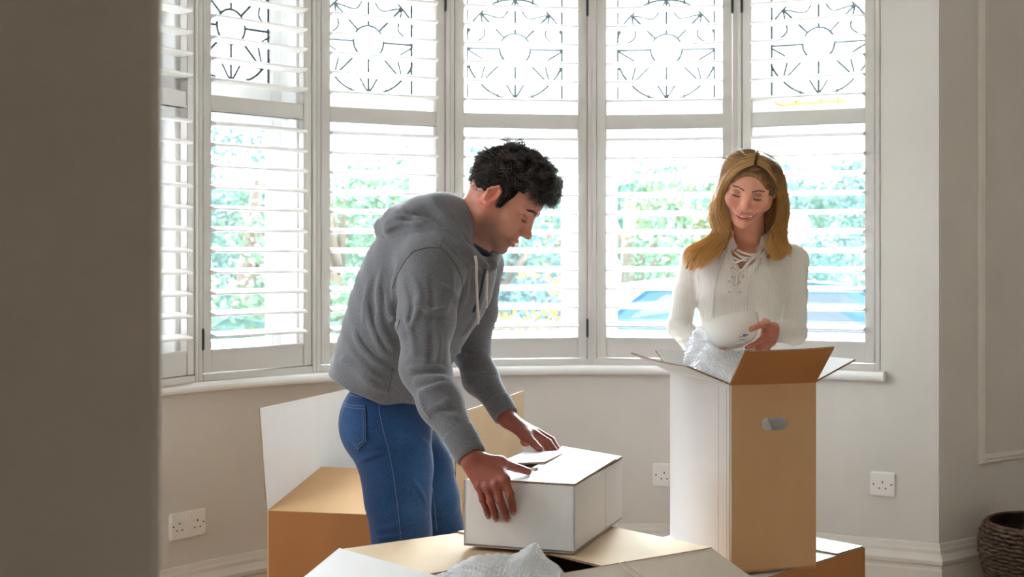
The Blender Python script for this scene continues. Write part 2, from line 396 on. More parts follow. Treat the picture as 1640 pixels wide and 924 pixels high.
# corner posts closing the mullions
for i in range(7):
    n = Vector((-math.sin(TH[min(i, 5)]), math.cos(TH[min(i, 5)]))); c = CN[i] + n * 0.14
    tag(obj('trim_%d' % (3 + i), tube([(c.x, c.y, 0.85), (c.x, c.y, 2.37)], 0.04, 12), M_SASH), kind='structure')

# ------------------------------------------------------------------ sockets
def ray_bay(px, inset=0.0):
    d = Vector(((px - CX) / F_PX, 1.0)); A = d.dot(d); B = -2 * d.dot(BC); C = BC.dot(BC) - (BR - inset) ** 2
    t = (-B + math.sqrt(B * B - 4 * A * C)) / (2 * A); return d * t
def socket(px, py, w, double, label, flat=False):
    if flat:
        d = Vector(((px - CX) / F_PX, 1.0)); n = Vector((U5.y, -U5.x)); t = CN[5].dot(n) / d.dot(n); p = d * t; rz = TH[5]
    else:
        p = ray_bay(px); v = p - BC; rz = math.atan2(v.y, v.x) - math.pi / 2
    zc = CAM_Z - (py - HY) * p.y / F_PX
    T = empty('wall_socket', (p.x, p.y, zc), rz, label, 'power socket', 'power sockets on the bay wall')
    hw = w / 2
    bm = box((-hw, -0.010, -0.043), (hw, 0.004, 0.043), 0.004)
    obj('faceplate', bm, M_PLASTIC, T)
    for sx in ((-hw / 2, hw / 2) if double else (0,)):
        for (x, zz, a, b) in ((0, 0.008, 0.002, 0.004), (-0.011, -0.014, 0.003, 0.002), (0.011, -0.014, 0.003, 0.002)):
            obj('pin_hole', box((sx + x - a, -0.0104, zz - b), (sx + x + a, -0.009, zz + b)), M_DARK, T)
    for x in (-hw + 0.012, hw - 0.012): obj('screw_head', tube([(x, -0.0108, 0.0), (x, -0.009, 0.0)], 0.003, 10), M_DARK, T)
    if double:
        for x in (-0.007, 0.006):
            bm = box((x - 0.0055, -0.015, 0.012), (x + 0.0055, -0.009, 0.031), 0.002); bmesh.ops.rotate(bm, cent=(x, -0.012, 0.02), matrix=Matrix.Rotation(D(8), 3, 'X'), verts=bm.verts); obj('switch', bm, M_PLASTIC, T)
    return T
socket(299, 839, 0.146, True, 'white double power socket with switches, low on the left curved wall')
socket(1064, 760, 0.086, False, 'white single power socket partly hidden behind the tall white carton')
socket(1414, 775, 0.086, False, 'white single power socket near the wall corner at right', True)
# ------------------------------------------------------------------ cardboard
def card(name, c1, c2, rough=0.85):
    m = mat(name, c1, rough, col2=c2, scale=5.0, bump=0.12, bscale=420, stretch=(1, 1, 0.15), detail=8, spec=.2)
    return m
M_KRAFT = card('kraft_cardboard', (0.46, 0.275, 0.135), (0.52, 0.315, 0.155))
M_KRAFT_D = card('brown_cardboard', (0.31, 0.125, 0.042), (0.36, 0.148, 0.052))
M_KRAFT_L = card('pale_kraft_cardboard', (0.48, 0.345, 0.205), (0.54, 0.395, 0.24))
M_CWHITE = card('white_cardboard', (0.66, 0.64, 0.62), (0.71, 0.69, 0.675))
M_CGREY = card('shade_greyed_cardboard', (0.52, 0.44, 0.35), (0.57, 0.49, 0.40))  # white lining with its shade put into the colour; creases use it too
M_EDGE = mat('corrugated_edge', (0.16, 0.09, 0.05), 0.9, col2=(0.36, 0.24, 0.14), scale=220.0)
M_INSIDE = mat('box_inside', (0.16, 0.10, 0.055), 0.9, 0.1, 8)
CT = 0.0045
def v3(p, z): return Vector((p[0], p[1], z))
def part(name, parent, cs, mats, t=CT, warp=0.0, n=1, label=None):
    o = obj(name, slab(cs, t, (0, 1, 2), warp, n), mats, parent, world=True)
    if label: o['label'] = label
    return o
def carton(name, pts, z0, z1, label, mats, inside=None):
    ins = inside or M_INSIDE
    """four wall panels and a bottom round plan points pts (counter-clockwise); mats per wall (outside)"""
    c = sum((Vector(p) for p in pts), Vector((0, 0))) / 4
    T = empty(name, (c.x, c.y, z0), 0, label, 'box')
    for i in range(4):
        a, b = pts[i], pts[(i + 1) % 4]
        if mats[i] is None: continue
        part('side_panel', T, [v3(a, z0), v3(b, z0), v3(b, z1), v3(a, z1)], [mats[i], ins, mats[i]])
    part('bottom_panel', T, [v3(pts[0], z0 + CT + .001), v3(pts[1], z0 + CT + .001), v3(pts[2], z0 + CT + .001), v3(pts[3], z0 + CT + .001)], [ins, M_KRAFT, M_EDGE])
    return T

# ---- big open box in front (its near corner points at the camera)
bF, bL, bR = Vector((0.131, 3.51)), Vector((-0.395, 3.14)), Vector((0.457, 3.14)); bN = bL + bR - bF
ZB = 0.597
BOX1 = carton('moving_box', [bN, bR, bF, bL], 0.0, ZB - 0.006, 'large open kraft box in the foreground, bubble wrap in its opening', [M_KRAFT, M_KRAFT, M_KRAFT, M_KRAFT])
def mix(a, b, t): return a * (1 - t) + b * t
part('top_flap', BOX1, [v3(bL, ZB - .003), v3(mix(bL, bN, .655), ZB - .003), v3(mix(bF, bR, .655), ZB - .003), v3(bF, ZB - .003)][::1], [M_KRAFT_L, M_KRAFT_L, M_EDGE])
part('top_flap', BOX1, [v3(bR, ZB + .0015), v3(bF, ZB + .0015), v3(mix(bF, bL, .5), ZB + .0015), v3(mix(bR, bN, .5), ZB + .0015)], [M_KRAFT_L, M_KRAFT_L, M_EDGE])
oL = (bL - bF).normalized(); oR = (bR - bF).normalized()
def out(p, o, l, ang): return Vector((p.x + o.x * l * math.cos(ang), p.y + o.y * l * math.cos(ang), ZB - l * math.sin(ang)))
part('outer_flap', BOX1, [v3(bL, ZB), out(bL, oL, .33, D(32)), out(bN, oL, .33, D(32)), v3(bN, ZB)], [M_CWHITE, M_KRAFT, M_EDGE], warp=0.004, n=6, label='white-lined flap folded outward')
part('outer_flap', BOX1, [v3(bN, ZB), out(bN, oR, .33, D(24)), out(bR, oR, .33, D(24)), v3(bR, ZB)], [M_CGREY, M_KRAFT, M_EDGE], warp=0.004, n=6, label='white-lined flap folded outward, greyed for its shade')

for t_ in (.40, .432):     # two score lines across the greyish flap
    a_ = mix(bR, bN, t_); e_ = (bN - bR).normalized() * .003; nr = Vector((oR.x * math.sin(D(24)), oR.y * math.sin(D(24)), math.cos(D(24)))) * .0045
    p0, p1 = v3(a_, ZB), out(a_, oR, .32, D(24)); ev = Vector((e_.x, e_.y, 0))
    part('crease', BOX1, [p0 + nr, p1 + nr, p1 + ev + nr, p0 + ev + nr], [M_CGREY] * 3, t=.0012)
# ---- white carton the man is setting down
aB = Vector((0.139, 3.05)); aU = Vector((-0.9463, 0.3235)); aV = Vector((0.3235, 0.9463))
aA = aB + aU * 0.263; aC = aB + aV * 0.425; aD = aA + aV * 0.425
ZA0, ZA1 = 0.6035, 0.7575
BOX2 = carton('white_carton', [aA, aB, aC, aD], ZA0, ZA1 - 0.004, 'low white carton held down by the man\'s hands on the big kraft box', [M_CWHITE] * 4)
q = lambda s, t: aA + (aB - aA) * s + (aD - aA) * t      # s across the short side, t along the long side
zt = ZA1
# inner flaps (short ends) lie lowest, outer flaps over them, leaving a slit and a cut-out
part('inner_flap', BOX2, [v3(q(0.01, 0.01), zt - .004), v3(q(.99, .01), zt - .004), v3(q(.99, .44), zt - .004), v3(q(.01, .44), zt - .004)], [M_CWHITE, M_CWHITE, M_EDGE])
part('inner_flap', BOX2, [v3(q(0.01, .56), zt - .004), v3(q(.99, .56), zt - .004), v3(q(.99, .995), zt - .004), v3(q(.01, .995), zt - .004)], [M_CWHITE, M_CWHITE, M_EDGE])
part('inner_flap', BOX2, [v3(q(0.01, .43), zt - .008), v3(q(.99, .43), zt - .008), v3(q(.99, .57), zt - .008), v3(q(.01, .57), zt - .008)], [M_CWHITE, M_CWHITE, M_EDGE])
me = None
part('outer_flap', BOX2, [v3(q(.42, 0.0), zt + .001), v3(q(1, 0), zt + .001), v3(q(1, .86), zt + .006), v3(q(.42, .86), zt + .010)], [M_CWHITE, M_KRAFT_D, M_EDGE], n=4, label='right-hand flap of the lid')
part('outer_flap', BOX2, [v3(q(0, .52), zt + .001), v3(q(.47, .52), zt + .012), v3(q(.47, 1.0), zt + .012), v3(q(0, 1.0), zt + .001)], [M_CWHITE, M_KRAFT_D, M_EDGE], n=4, label='left-hand flap of the lid with a raised edge')
part('outer_flap', BOX2, [v3(q(.40, .74), zt + .004), v3(q(1.0, .74), zt + .003), v3(q(1.0, 1.0), zt + .003), v3(q(.40, 1.0), zt + .022)], [M_CWHITE, M_KRAFT_D, M_EDGE], n=4, label='far flap tilted up slightly')
part('tab', BOX2, [v3(q(.40, .30), zt + .001), v3(q(.49, .28), zt + .003), v3(q(.50, .335), zt + .010), v3(q(.41, .345), zt + .007)], [M_EDGE, M_EDGE, M_EDGE], label='torn brown tab in the lid')
# tape seam and creases on the right face
for t_ in (0.62, 0.625):
    o = part('crease', BOX2, [v3(aB + aV * (.425 * t_), ZA0 + .002) + Vector((aV.y, -aV.x, 0)) * .0004, v3(aB + aV * (.425 * t_ + .0012), ZA0 + .002) + Vector((aV.y, -aV.x, 0)) * .0004, v3(aB + aV * (.425 * t_ + .0012), ZA1 - .006) + Vector((aV.y, -aV.x, 0)) * .0004, v3(aB + aV * (.425 * t_), ZA1 - .006) + Vector((aV.y, -aV.x, 0)) * .0004], [M_CGREY] * 3, t=0.0006)

# ---- low brown box under the tall carton
kR = Vector((0.948, 3.69)); k1 = Vector((-0.69, -0.724)); k2 = Vector((-0.724, 0.69))
k = [kR + k1 * .56, kR, kR + k2 * .47, kR + k1 * .56 + k2 * .47]
ZK = 0.484
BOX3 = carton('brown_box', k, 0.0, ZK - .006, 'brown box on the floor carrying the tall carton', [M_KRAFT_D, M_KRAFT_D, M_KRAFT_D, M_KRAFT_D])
part('top_flap', BOX3, [v3(k[0], ZK - .002), v3(k[1], ZK - .002), v3(mix(k[1], k[2], .5), ZK - .002), v3(mix(k[0], k[3], .5), ZK - .002)], [M_CWHITE, M_KRAFT_D, M_EDGE])
part('top_flap', BOX3, [v3(mix(k[0], k[3], .5), ZK - .002), v3(mix(k[1], k[2], .5), ZK - .002), v3(k[2], ZK - .002), v3(k[3], ZK - .002)], [M_CWHITE, M_KRAFT_D, M_EDGE])
part('top_flap', BOX3, [v3(k[1] + k1 * .008, ZK + .002), v3(k[1] + k2 * .235, ZK + .004), v3(k[1] + k2 * .235 + k1 * .13, ZK + .003), v3(k[1] + k1 * .145, ZK + .003)], [M_CWHITE, M_KRAFT_D, M_EDGE], label='corner of a white flap lying on top')

# ---- tall open carton with a hand hole
tN, tR, tL = Vector((0.5314, 3.35)), Vector((0.757, 3.42)), Vector((0.4275, 3.717)); tF = tR + tL - tN
ZT0, ZT1 = 0.488, 0.949
BOX4 = carton('tall_carton', [tN, tR, tF, tL], ZT0, ZT1, 'tall open carton with a hand hole, standing in front of the woman', [None, M_CWHITE, M_CWHITE, M_CWHITE], M_CWHITE)
w_ = (tR - tN).length; H_ = ZT1 - ZT0
hole = []
hx, hz = 0.515 * w_, H_ * 0.785
for (cx_, a0) in ((hx + .022, -90), (hx - .022, 90)):
    for s in range(9): hole.append((cx_ + .0155 * math.cos(D(a0 + s * 22.5)), hz + .0155 * math.sin(D(a0 + s * 22.5))))
pm = flat_shape([(0, 0), (w_, 0), (w_, H_), (0, H_)], [hole], CT)
rz = math.atan2(tR.y - tN.y, tR.x - tN.x)
fo = obj('front_panel', pm, M_KRAFT, BOX4); fo['label'] = 'kraft front with an oval hand hole'
fo.location = wmat(BOX4).inverted() @ v3(tN, ZT0); fo.rotation_euler = (0, 0, rz)
# joint strip on the white side
gN = (tL - tN)
for (a, b, m_) in ((.035, .05, M_CGREY), (.16, .175, M_CGREY)):
    nn = Vector((-0.955, -0.298, 0)) * .0006
    part('joint_crease', BOX4, [v3(tN + gN * b, ZT0 + .01) + nn, v3(tN + gN * (b - .004), ZT0 + .01) + nn, v3(tN + gN * (b - .004), ZT1 - .006) + nn, v3(tN + gN * b, ZT1 - .006) + nn], [m_] * 3, t=.0008)
n4 = Vector((tR.y - tN.y, -(tR.x - tN.x))).normalized(); e4 = (tR - tN).normalized()
up = lambda p, o, l, h: Vector((p.x + o.x * l, p.y + o.y * l, ZT1 + h))
part('top_flap', BOX4, [v3(tN, ZT1), v3(tR, ZT1), up(tR, n4, .088, .092), up(tN + e4 * -.004, n4, .088, .088)], [M_KRAFT_D, M_KRAFT_D, M_EDGE], warp=.003, n=6, label='brown front flap leaning out')
part('top_flap', BOX4, [v3(tL, ZT1), v3(tN, ZT1), up(tN, -e4, .114, .046), up(tL, -e4, .114, .052)], [M_CWHITE, M_CWHITE, M_EDGE], warp=.004, n=6, label='white left flap opened out')
part('top_flap', BOX4, [v3(tR, ZT1), v3(tF, ZT1), up(tF, e4, .114, .050), up(tR, e4, .112, .052)], [M_CWHITE, M_CWHITE, M_EDGE], warp=.004, n=6, label='white right flap opened out')
part('top_flap', BOX4, [v3(tF, ZT1), v3(tL, ZT1), up(tL, -n4, .10, .05), up(tF, -n4, .10, .05)], [M_CWHITE, M_CWHITE, M_EDGE], warp=.004, n=6)

# ---- open box behind the man
dA = Vector((-0.732, 4.11)); dB = Vector((-0.166, 3.985)); dC = Vector((0.032, 4.61)); dE = Vector((-0.545, 4.74))
ZD = 0.5
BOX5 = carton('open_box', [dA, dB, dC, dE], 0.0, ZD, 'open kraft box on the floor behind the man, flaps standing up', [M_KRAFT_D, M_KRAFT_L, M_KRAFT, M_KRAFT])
part('upright_flap', BOX5, [v3(dA, ZD), Vector((-0.510, 4.76, ZD)), Vector((-0.500, 4.77, .815)), Vector((-0.752, 4.10, .808))], [M_CWHITE, M_KRAFT, M_EDGE], warp=.004, n=6, label='tall left flap with its white inside')
part('upright_flap', BOX5, [v3(dB, ZD), v3(dC, ZD), Vector((0.040, 4.63, .808)), Vector((-0.158, 3.99, .806))], [M_KRAFT_L, M_CWHITE, M_EDGE], warp=.004, n=6, label='tall right flap with a double crease')
part('folded_flap', BOX5, [v3(dA, ZD + .001), v3(dB, ZD + .001), Vector((-0.08, 4.33, .575)), Vector((-0.655, 4.45, .58))], [M_KRAFT, M_CWHITE, M_EDGE], warp=.003, n=6, label='front flap folded loosely inward')
rf = (dC - dB); nr_ = Vector((rf.y, -rf.x, 0)).normalized() * .001
for t_ in (.10, .135):
    a_ = dB + rf * t_
    part('crease', BOX5, [v3(a_, .30) + nr_, v3(a_ + rf * .008, .30) + nr_, v3(a_ + rf * .008, .803) + nr_ * 1.5, v3(a_, .803) + nr_ * 1.5], [M_KRAFT_D] * 3, t=.001)

# ------------------------------------------------------------------ bubble wrap
def wrap_mat():
    m = bpy.data.materials.new('bubble_wrap_film'); m.use_nodes = True; nt = m.node_tree; b = nt.nodes['Principled BSDF']; L = nt.links
    b.inputs['Base Color'].default_value = (0.95, 0.96, 0.98, 1); b.inputs['Roughness'].default_value = 0.06; b.inputs['Specular IOR Level'].default_value = 1.0
    o = nt.nodes['Material Output']; tr = nt.nodes.new('ShaderNodeBsdfTransparent'); tl = nt.nodes.new('ShaderNodeBsdfTranslucent'); tl.inputs[0].default_value = (0.9, 0.92, 0.95, 1)
    m1 = nt.nodes.new('ShaderNodeMixShader'); m2 = nt.nodes.new('ShaderNodeMixShader')
    m1.inputs[0].default_value = 0.30; m2.inputs[0].default_value = 0.10
    L.new(b.outputs[0], m1.inputs[1]); L.new(tl.outputs[0], m1.inputs[2]); L.new(m1.outputs[0], m2.inputs[1]); L.new(tr.outputs[0], m2.inputs[2]); L.new(m2.outputs[0], o.inputs[0])
    return m
M_WRAP = wrap_mat()
def wrap_sheet(name, ctrl, nu, nv, label, amp=.012, bub=.0044, pitch=.0112, seed=0, base=None):
    """crumpled sheet through a grid of control points, with rows of air bubbles raised on it"""
    C = np.array([[tuple(p) for p in row] for row in ctrl], float); R_, K = C.shape[:2]
    def cr(arr, t):                    # Catmull-Rom along axis 0
        n = arr.shape[0]; i = np.clip(np.floor(t).astype(int), 0, n - 2); f = (t - i)[:, None, None]
        a, b, c, d = arr[np.clip(i - 1, 0, n - 1)], arr[i], arr[i + 1], arr[np.clip(i + 2, 0, n - 1)]
        return .5 * ((2 * b) + (c - a) * f + (2 * a - 5 * b + 4 * c - d) * f * f + (3 * b - a - 3 * c + d) * f ** 3)
    G = cr(C, np.linspace(0, R_ - 1, nu)); G = cr(G.transpose(1, 0, 2), np.linspace(0, K - 1, nv)).transpose(1, 0, 2)
    for k_, (sc, am) in enumerate(((9, amp), (22, amp * .6), (48, amp * .36))):
        flat = G.reshape(-1, 3)
        dis = np.array([noise.noise_vector(Vector(p) * sc + Vector((seed, seed * 2 + k_ * 7, 3))) for p in flat]) * am
        G = (flat + dis).reshape(G.shape)
    du = np.gradient(G, axis=0); dv = np.gradient(G, axis=1); N = np.cross(du, dv); N /= np.linalg.norm(N, axis=2, keepdims=True) + 1e-9
    # arc-length coordinates so the bubbles keep their size
    su = np.cumsum(np.linalg.norm(du, axis=2), 0); sv = np.cumsum(np.linalg.norm(dv, axis=2), 1)
    row = np.floor(su / (pitch * .87)); a = su / (pitch * .87) - row - .5; b = sv / pitch + .5 * (row % 2); b = b - np.floor(b) - .5
    rr = np.sqrt((a * .87) ** 2 + b ** 2) * pitch
    hgt = bub * np.clip(1 - (rr / (pitch * .47)) ** 2, 0, 1) ** .5
    G = G + N * hgt[..., None]
    idx = np.arange(nu * nv).reshape(nu, nv)
    F = np.stack([idx[:-1, :-1], idx[1:, :-1], idx[1:, 1:], idx[:-1, 1:]], -1).reshape(-1, 4)
    me = bpy.data.meshes.new(name); me.from_pydata(G.reshape(-1, 3).tolist(), [], F.tolist())
    o = obj(name, me, M_WRAP, smooth=True, base=base)
    return tag(o, label, 'bubble wrap')
# ------------------------------------------------------------------ wicker basket
M_WICK = mat('dark_wicker', (0.022, 0.010, 0.005), 0.5, scale=30, col2=(0.085, 0.042, 0.02), bump=0.4, bscale=260, detail=6)
def basket(c, zt):
    T = empty('wicker_basket', (c[0], c[1], 0), 0, 'dark woven wicker basket on the floor against the right wall', 'basket')
    prof = lambda z: float(np.interp(z / zt, [0, .15, .3, .45, .6, .72, .82, .9, .96, 1.05], [.130, .155, .176, .195, .210, .218, .220, .216, .206, .188]))
    bm = bmesh.new()
    add_lathe(bm, [(prof(0) - .02, 0.003), (prof(0) - .008, .003)] + [(prof(zt * i / 10) - .012, zt * i / 10 + .002) for i in range(1, 11)], 40)
    rings = add_lathe(bm, [(0.001, .004), (prof(0) - .02, .004)], 40)
    obj('liner', bm, M_WICK, T)
    nrow = 26; hrow = zt / nrow; ns = 30
    for k in range(nrow):          # each course: a rope of twisted strands standing proud of the body
        bm = bmesh.new(); z0 = hrow * (k + .5)
        for s in range(ns):
            a0 = 2 * math.pi * (s + .5 * (k % 2)) / ns; da = 2 * math.pi / ns
            pts = []; rs = []
            for q_ in range(5):
                t = q_ / 4; a = a0 + da * (t * 1.35 - .15); r = prof(z0) + .006 * math.sin(math.pi * t) - .003
                zz = z0 + hrow * (.55 - 1.0 * t) * (1 if k % 2 else -1) * .55 + random.uniform(-.0008, .0008)
                pts.append((r * math.cos(a), r * math.sin(a), zz)); rs.append(hrow * (.30 + .26 * math.sin(math.pi * t)) * random.uniform(.9, 1.12))
            add_tube(bm, pts, rs, 6)
        obj('woven_course', bm, M_WICK, T, smooth=True)
    bm = bmesh.new(); n = 60; r = prof(zt)
    for s in range(n):
        a0 = 2 * math.pi * s / n
        add_tube(bm, [((r - .002) * math.cos(a0 + t * .2) , (r - .002) * math.sin(a0 + t * .2), zt + .008 * math.sin(math.pi * t) - .004) for t in (0, .33, .66, 1)], [.004, .007, .007, .004], 6)
    obj('rim', bm, M_WICK, T, smooth=True)
basket((1.818, 4.66), 0.352)

# ------------------------------------------------------------------ bowl in the woman's hand
M_CERAMIC = mat('white_glazed_ceramic', (0.86, 0.845, 0.80), 0.12, 0.01, 5, spec=0.6)
M_STAMP = mat('blue_stamp', (0.06, 0.10, 0.32), 0.4, 0.1, 40)
BOWL_C = P(1169, 513, 3.72)
def bowl():
    T = bpy.data.objects.new('bowl', None); COL.objects.link(T); T.empty_display_size = .03
    ax = Vector((-.18, .30, .93)).normalized()        # where the opening faces
    M = Matrix.Translation(BOWL_C) @ ax.to_track_quat('Z', 'Y').to_matrix().to_4x4()
    T.matrix_world = M; WM[T.name] = M
    tag(T, 'white ceramic bowl the woman holds over the tall carton', 'bowl')
    R, Hh = .076, .070
    op = []
    for i in range(15):
        t = i / 14; op.append((.026 + (R - .026) * math.sin(t * math.pi / 2) ** .85, -Hh + Hh * (1 - math.cos(t * math.pi / 2)) ** 1.0))
    inner = [(r - .0035, z_ + .003) for r, z_ in op]
    bm = bmesh.new()
    add_lathe(bm, [(.0005, -Hh + .002)] + [(.022, -Hh + .002), (.0225, -Hh - .004), (.026, -Hh - .004)] + op + [(R + .0008, .0015), (R - .0015, .0022)] + inner[::-1] + [(.0005, -Hh + .003)], 64)
    bmesh.ops.recalc_face_normals(bm, faces=bm.faces)
    obj('bowl_body', bm, M_CERAMIC, T, smooth=True)
    # maker's stamp: small blue blocks low on the wall
    v = M.to_3x3().inverted() @ Vector((.34, -1, 0)); an0 = math.atan2(v.y, v.x); bm = bmesh.new()
    rz_ = lambda z_: np.interp(z_, [p[1] for p in op], [p[0] for p in op])
    for (a0, a1, z0, z1) in ((-.24, .16, .0025, .0085), (-.05, .24, .0095, .0125)):
        n_ = 6; lo_, hi_ = [], []
        for i in range(n_ + 1):
            a_ = an0 + a0 + (a1 - a0) * i / n_
            for L_, zz in ((lo_, -Hh + z0), (hi_, -Hh + z1)): r = rz_(zz) + .0006; L_.append(bm.verts.new((r * math.cos(a_), r * math.sin(a_), zz)))
        for i in range(n_): bm.faces.new((lo_[i], lo_[i + 1], hi_[i + 1], hi_[i]))
    obj('stamp', bm, M_STAMP, T)
    return T
BOWL = bowl()
# ------------------------------------------------------------------ implicit bodies: smooth blends of tapered limbs, meshed by surface nets
def A(*v): return np.array(v, dtype=np.float32)
class Field:
    def __init__(s): s.ops = []
    def add(s, fn, k=0.01, mode='u'): s.ops.append((mode, float(k), fn)); return s
    def eval(s, p, d0=None):
        d = np.full(len(p), 9.0, np.float32)
        for mode, k, fn in s.ops: d = s._apply(d, mode, k, fn(p), p)
        return d
    @staticmethod
    def _apply(d, mode, k, e, p=None):
        if mode == 'u':
            if k <= 0: return np.minimum(d, e)
            h = np.maximum(k - np.abs(d - e), 0) / k
            return np.minimum(d, e) - h * h * k * .25
        if mode == 's':
            e = -e; h = np.maximum(k - np.abs(d - e), 0) / max(k, 1e-6)
            return np.maximum(d, e) + h * h * k * .25
        if mode == 'i':
            h = np.maximum(k - np.abs(d - e), 0) / max(k, 1e-6)
            return np.maximum(d, e) + h * h * k * .25
        return d + e                                     # 'd' / 'f': displacement
    def mesh(s, lo, hi, h, name='body'):
        B = 8; lo = np.array(lo, np.float32); hi = np.array(hi, np.float32)
        nb = np.ceil((hi - lo) / (B * h)).astype(int); Rb = B * h * .87
        gi = np.stack(np.meshgrid(*[np.arange(n) for n in nb], indexing='ij'), -1).reshape(-1, 3)
        cen = lo + (gi + .5) * (B * h)
        d = s.eval(cen.astype(np.float32)); keep = np.abs(d) < Rb * 2.0 + .006
        gi = gi[keep]; cen = cen[keep].astype(np.float32); nB = len(gi)
        o = np.arange(B + 1, dtype=np.float32) * h
        loc = np.stack(np.meshgrid(o, o, o, indexing='ij'), -1).reshape(-1, 3)
        npt = len(loc); pts = (lo + gi[:, None, :] * (B * h) + loc[None]).astype(np.float32)
        D_ = np.full((nB, npt), 9.0, np.float32)
        for mode, k, fn in s.ops:
            if mode in ('d', 'i'): m = np.ones(nB, bool)
            elif mode == 'f': m = fn.dist(cen) < Rb * 1.3 + fn.sg * 3.2
            else: m = fn(cen) < Rb * 2.2 + 2 * k + .02
            if not m.any(): continue
            ii = np.nonzero(m)[0]
            for c0 in range(0, len(ii), 600):
                jj = ii[c0:c0 + 600]; q_ = pts[jj].reshape(-1, 3)
                D_[jj] = s._apply(D_[jj].reshape(-1), mode, k, fn(q_), q_).reshape(len(jj), npt)
        V = D_.reshape(nB, B + 1, B + 1, B + 1); neg = V < 0
        # cells with a sign change
        corners = [(i, j, k) for i in (0, 1) for j in (0, 1) for k in (0, 1)]
        sl = lambda a, c: a[:, c[0]:B + c[0], c[1]:B + c[1], c[2]:B + c[2]]
        cnt = sum(sl(neg, c).astype(np.int8) for c in corners); act = (cnt > 0) & (cnt < 8)
        bi, ci, cj, ck = np.nonzero(act)
        cell = gi[bi] * B + np.stack([ci, cj, ck], -1)
        dims = nb * B + 2; key = lambda c: (c[:, 0].astype(np.int64) * dims[1] + c[:, 1]) * dims[2] + c[:, 2]
        acc = np.zeros((len(bi), 3), np.float32); num = np.zeros(len(bi), np.float32)
        for a in corners:
            for ax in range(3):
                if a[ax]: continue
                b = list(a); b[ax] = 1
                va = V[bi, ci + a[0], cj + a[1], ck + a[2]]; vb = V[bi, ci + b[0], cj + b[1], ck + b[2]]
                x = (va < 0) != (vb < 0); t = np.where(x, va / np.where(x, va - vb, 1), 0)
                q_ = np.tile(np.array(a, np.float32), (len(bi), 1)); q_[:, ax] += t
                acc += q_ * x[:, None]; num += x
        vert = lo + (cell + acc / num[:, None]) * h
        kk = key(cell); order = np.argsort(kk); ks = kk[order]
        quads = []
        for ax in range(3):
            u_, v_ = (ax + 1) % 3, (ax + 2) % 3
            n0 = neg[:, :B, :B, :B]; sh = [0, 0, 0]; sh[ax] = 1
            n1 = neg[:, sh[0]:B + sh[0], sh[1]:B + sh[1], sh[2]:B + sh[2]]
            eb, ei, ej, ek = np.nonzero(n0 != n1)
            g = gi[eb] * B + np.stack([ei, ej, ek], -1); flip = n0[eb, ei, ej, ek]
            idx = []; ok = np.ones(len(g), bool)
            for (du, dv) in ((0, 0), (-1, 0), (-1, -1), (0, -1)):
                c = g.copy(); c[:, u_] += du; c[:, v_] += dv
                kq = key(c); pos = np.clip(np.searchsorted(ks, kq), 0, len(ks) - 1); ok &= (ks[pos] == kq) & (c.min(1) >= 0); idx.append(order[pos])
            f = np.stack(idx, -1)[ok]; fl = flip[ok]
            f[~fl] = f[~fl][:, ::-1]; quads.append(f)
        F = np.concatenate(quads)
        me = bpy.data.meshes.new(name); me.vertices.add(len(vert)); me.vertices.foreach_set('co', vert.astype(np.float32).ravel())
        nF = len(F); me.loops.add(nF * 4); me.polygons.add(nF)
        me.loops.foreach_set('vertex_index', F.astype(np.int32).ravel())
        me.polygons.foreach_set('loop_start', np.arange(0, nF * 4, 4, dtype=np.int32)); me.polygons.foreach_set('loop_total', np.full(nF, 4, np.int32))
        me.update(calc_edges=True); me.validate()
        me.polygons.foreach_set('use_smooth', [True] * len(me.polygons))
        return me

def cone(a, b, ra, rb):
    """tapered limb from a to b"""
    a = np.array(a, np.float32); b = np.array(b, np.float32); ab = b - a; L2 = float(ab @ ab) + 1e-12
    def f(p):
        t = np.clip(((p - a) @ ab) / L2, 0, 1)
        return np.sqrt(((p - a - t[:, None] * ab) ** 2).sum(1)) - (ra + (rb - ra) * t)
    return f
def ball(c, r): return cone(c, np.array(c) + A(0, 0, 1e-5), r, r)
def frame(x, y):
    x = np.array(x, float); x /= np.linalg.norm(x); y = np.array(y, float); y = y - x * (x @ y); y /= np.linalg.norm(y)
    return np.stack([x, y, np.cross(x, y)])
def ell(c, r, R=None):
    """ellipsoid with radii r along the rows of R"""
    c = np.array(c, np.float32); r = np.array(r, np.float32); R = np.eye(3, dtype=np.float32) if R is None else np.array(R, np.float32)
    def f(p):
        q_ = ((p - c) @ R.T); k0 = np.sqrt(((q_ / r) ** 2).sum(1)); k1 = np.sqrt(((q_ / (r * r)) ** 2).sum(1))
        return np.where(k0 < 1e-4, -r.min(), k0 * (k0 - 1) / np.maximum(k1, 1e-6))
    return f
def econe(a, b, ra, rb, side, flat):
    """tapered limb of oval section: thickness along `side` is multiplied by flat"""
    a = np.array(a, np.float32); b = np.array(b, np.float32); s_ = np.array(side, np.float32); s_ /= np.linalg.norm(s_)
    ab = b - a; u = ab / np.linalg.norm(ab); s_ = s_ - u * (s_ @ u); s_ /= np.linalg.norm(s_)
    L2 = float(ab @ ab)
    def f(p):
        t = np.clip(((p - a) @ ab) / L2, 0, 1); v = p - a - t[:, None] * ab
        c = v @ s_; v2 = v + np.outer(c * (1 / flat - 1), s_)
        n1 = np.sqrt((v2 ** 2).sum(1)) + 1e-9; R_ = ra + (rb - ra) * t
        gr = np.sqrt(((v + np.outer(c * (1 / flat ** 2 - 1), s_)) ** 2).sum(1)) / n1
        return (n1 - R_) / np.maximum(gr, .5)
    return f
def chain(fd, pts, rs, k=.004, k0=None):
    for i in range(len(pts) - 1): fd.add(cone(pts[i], pts[i + 1], rs[i], rs[i + 1]), (k0 if (i == 0 and k0) else k))
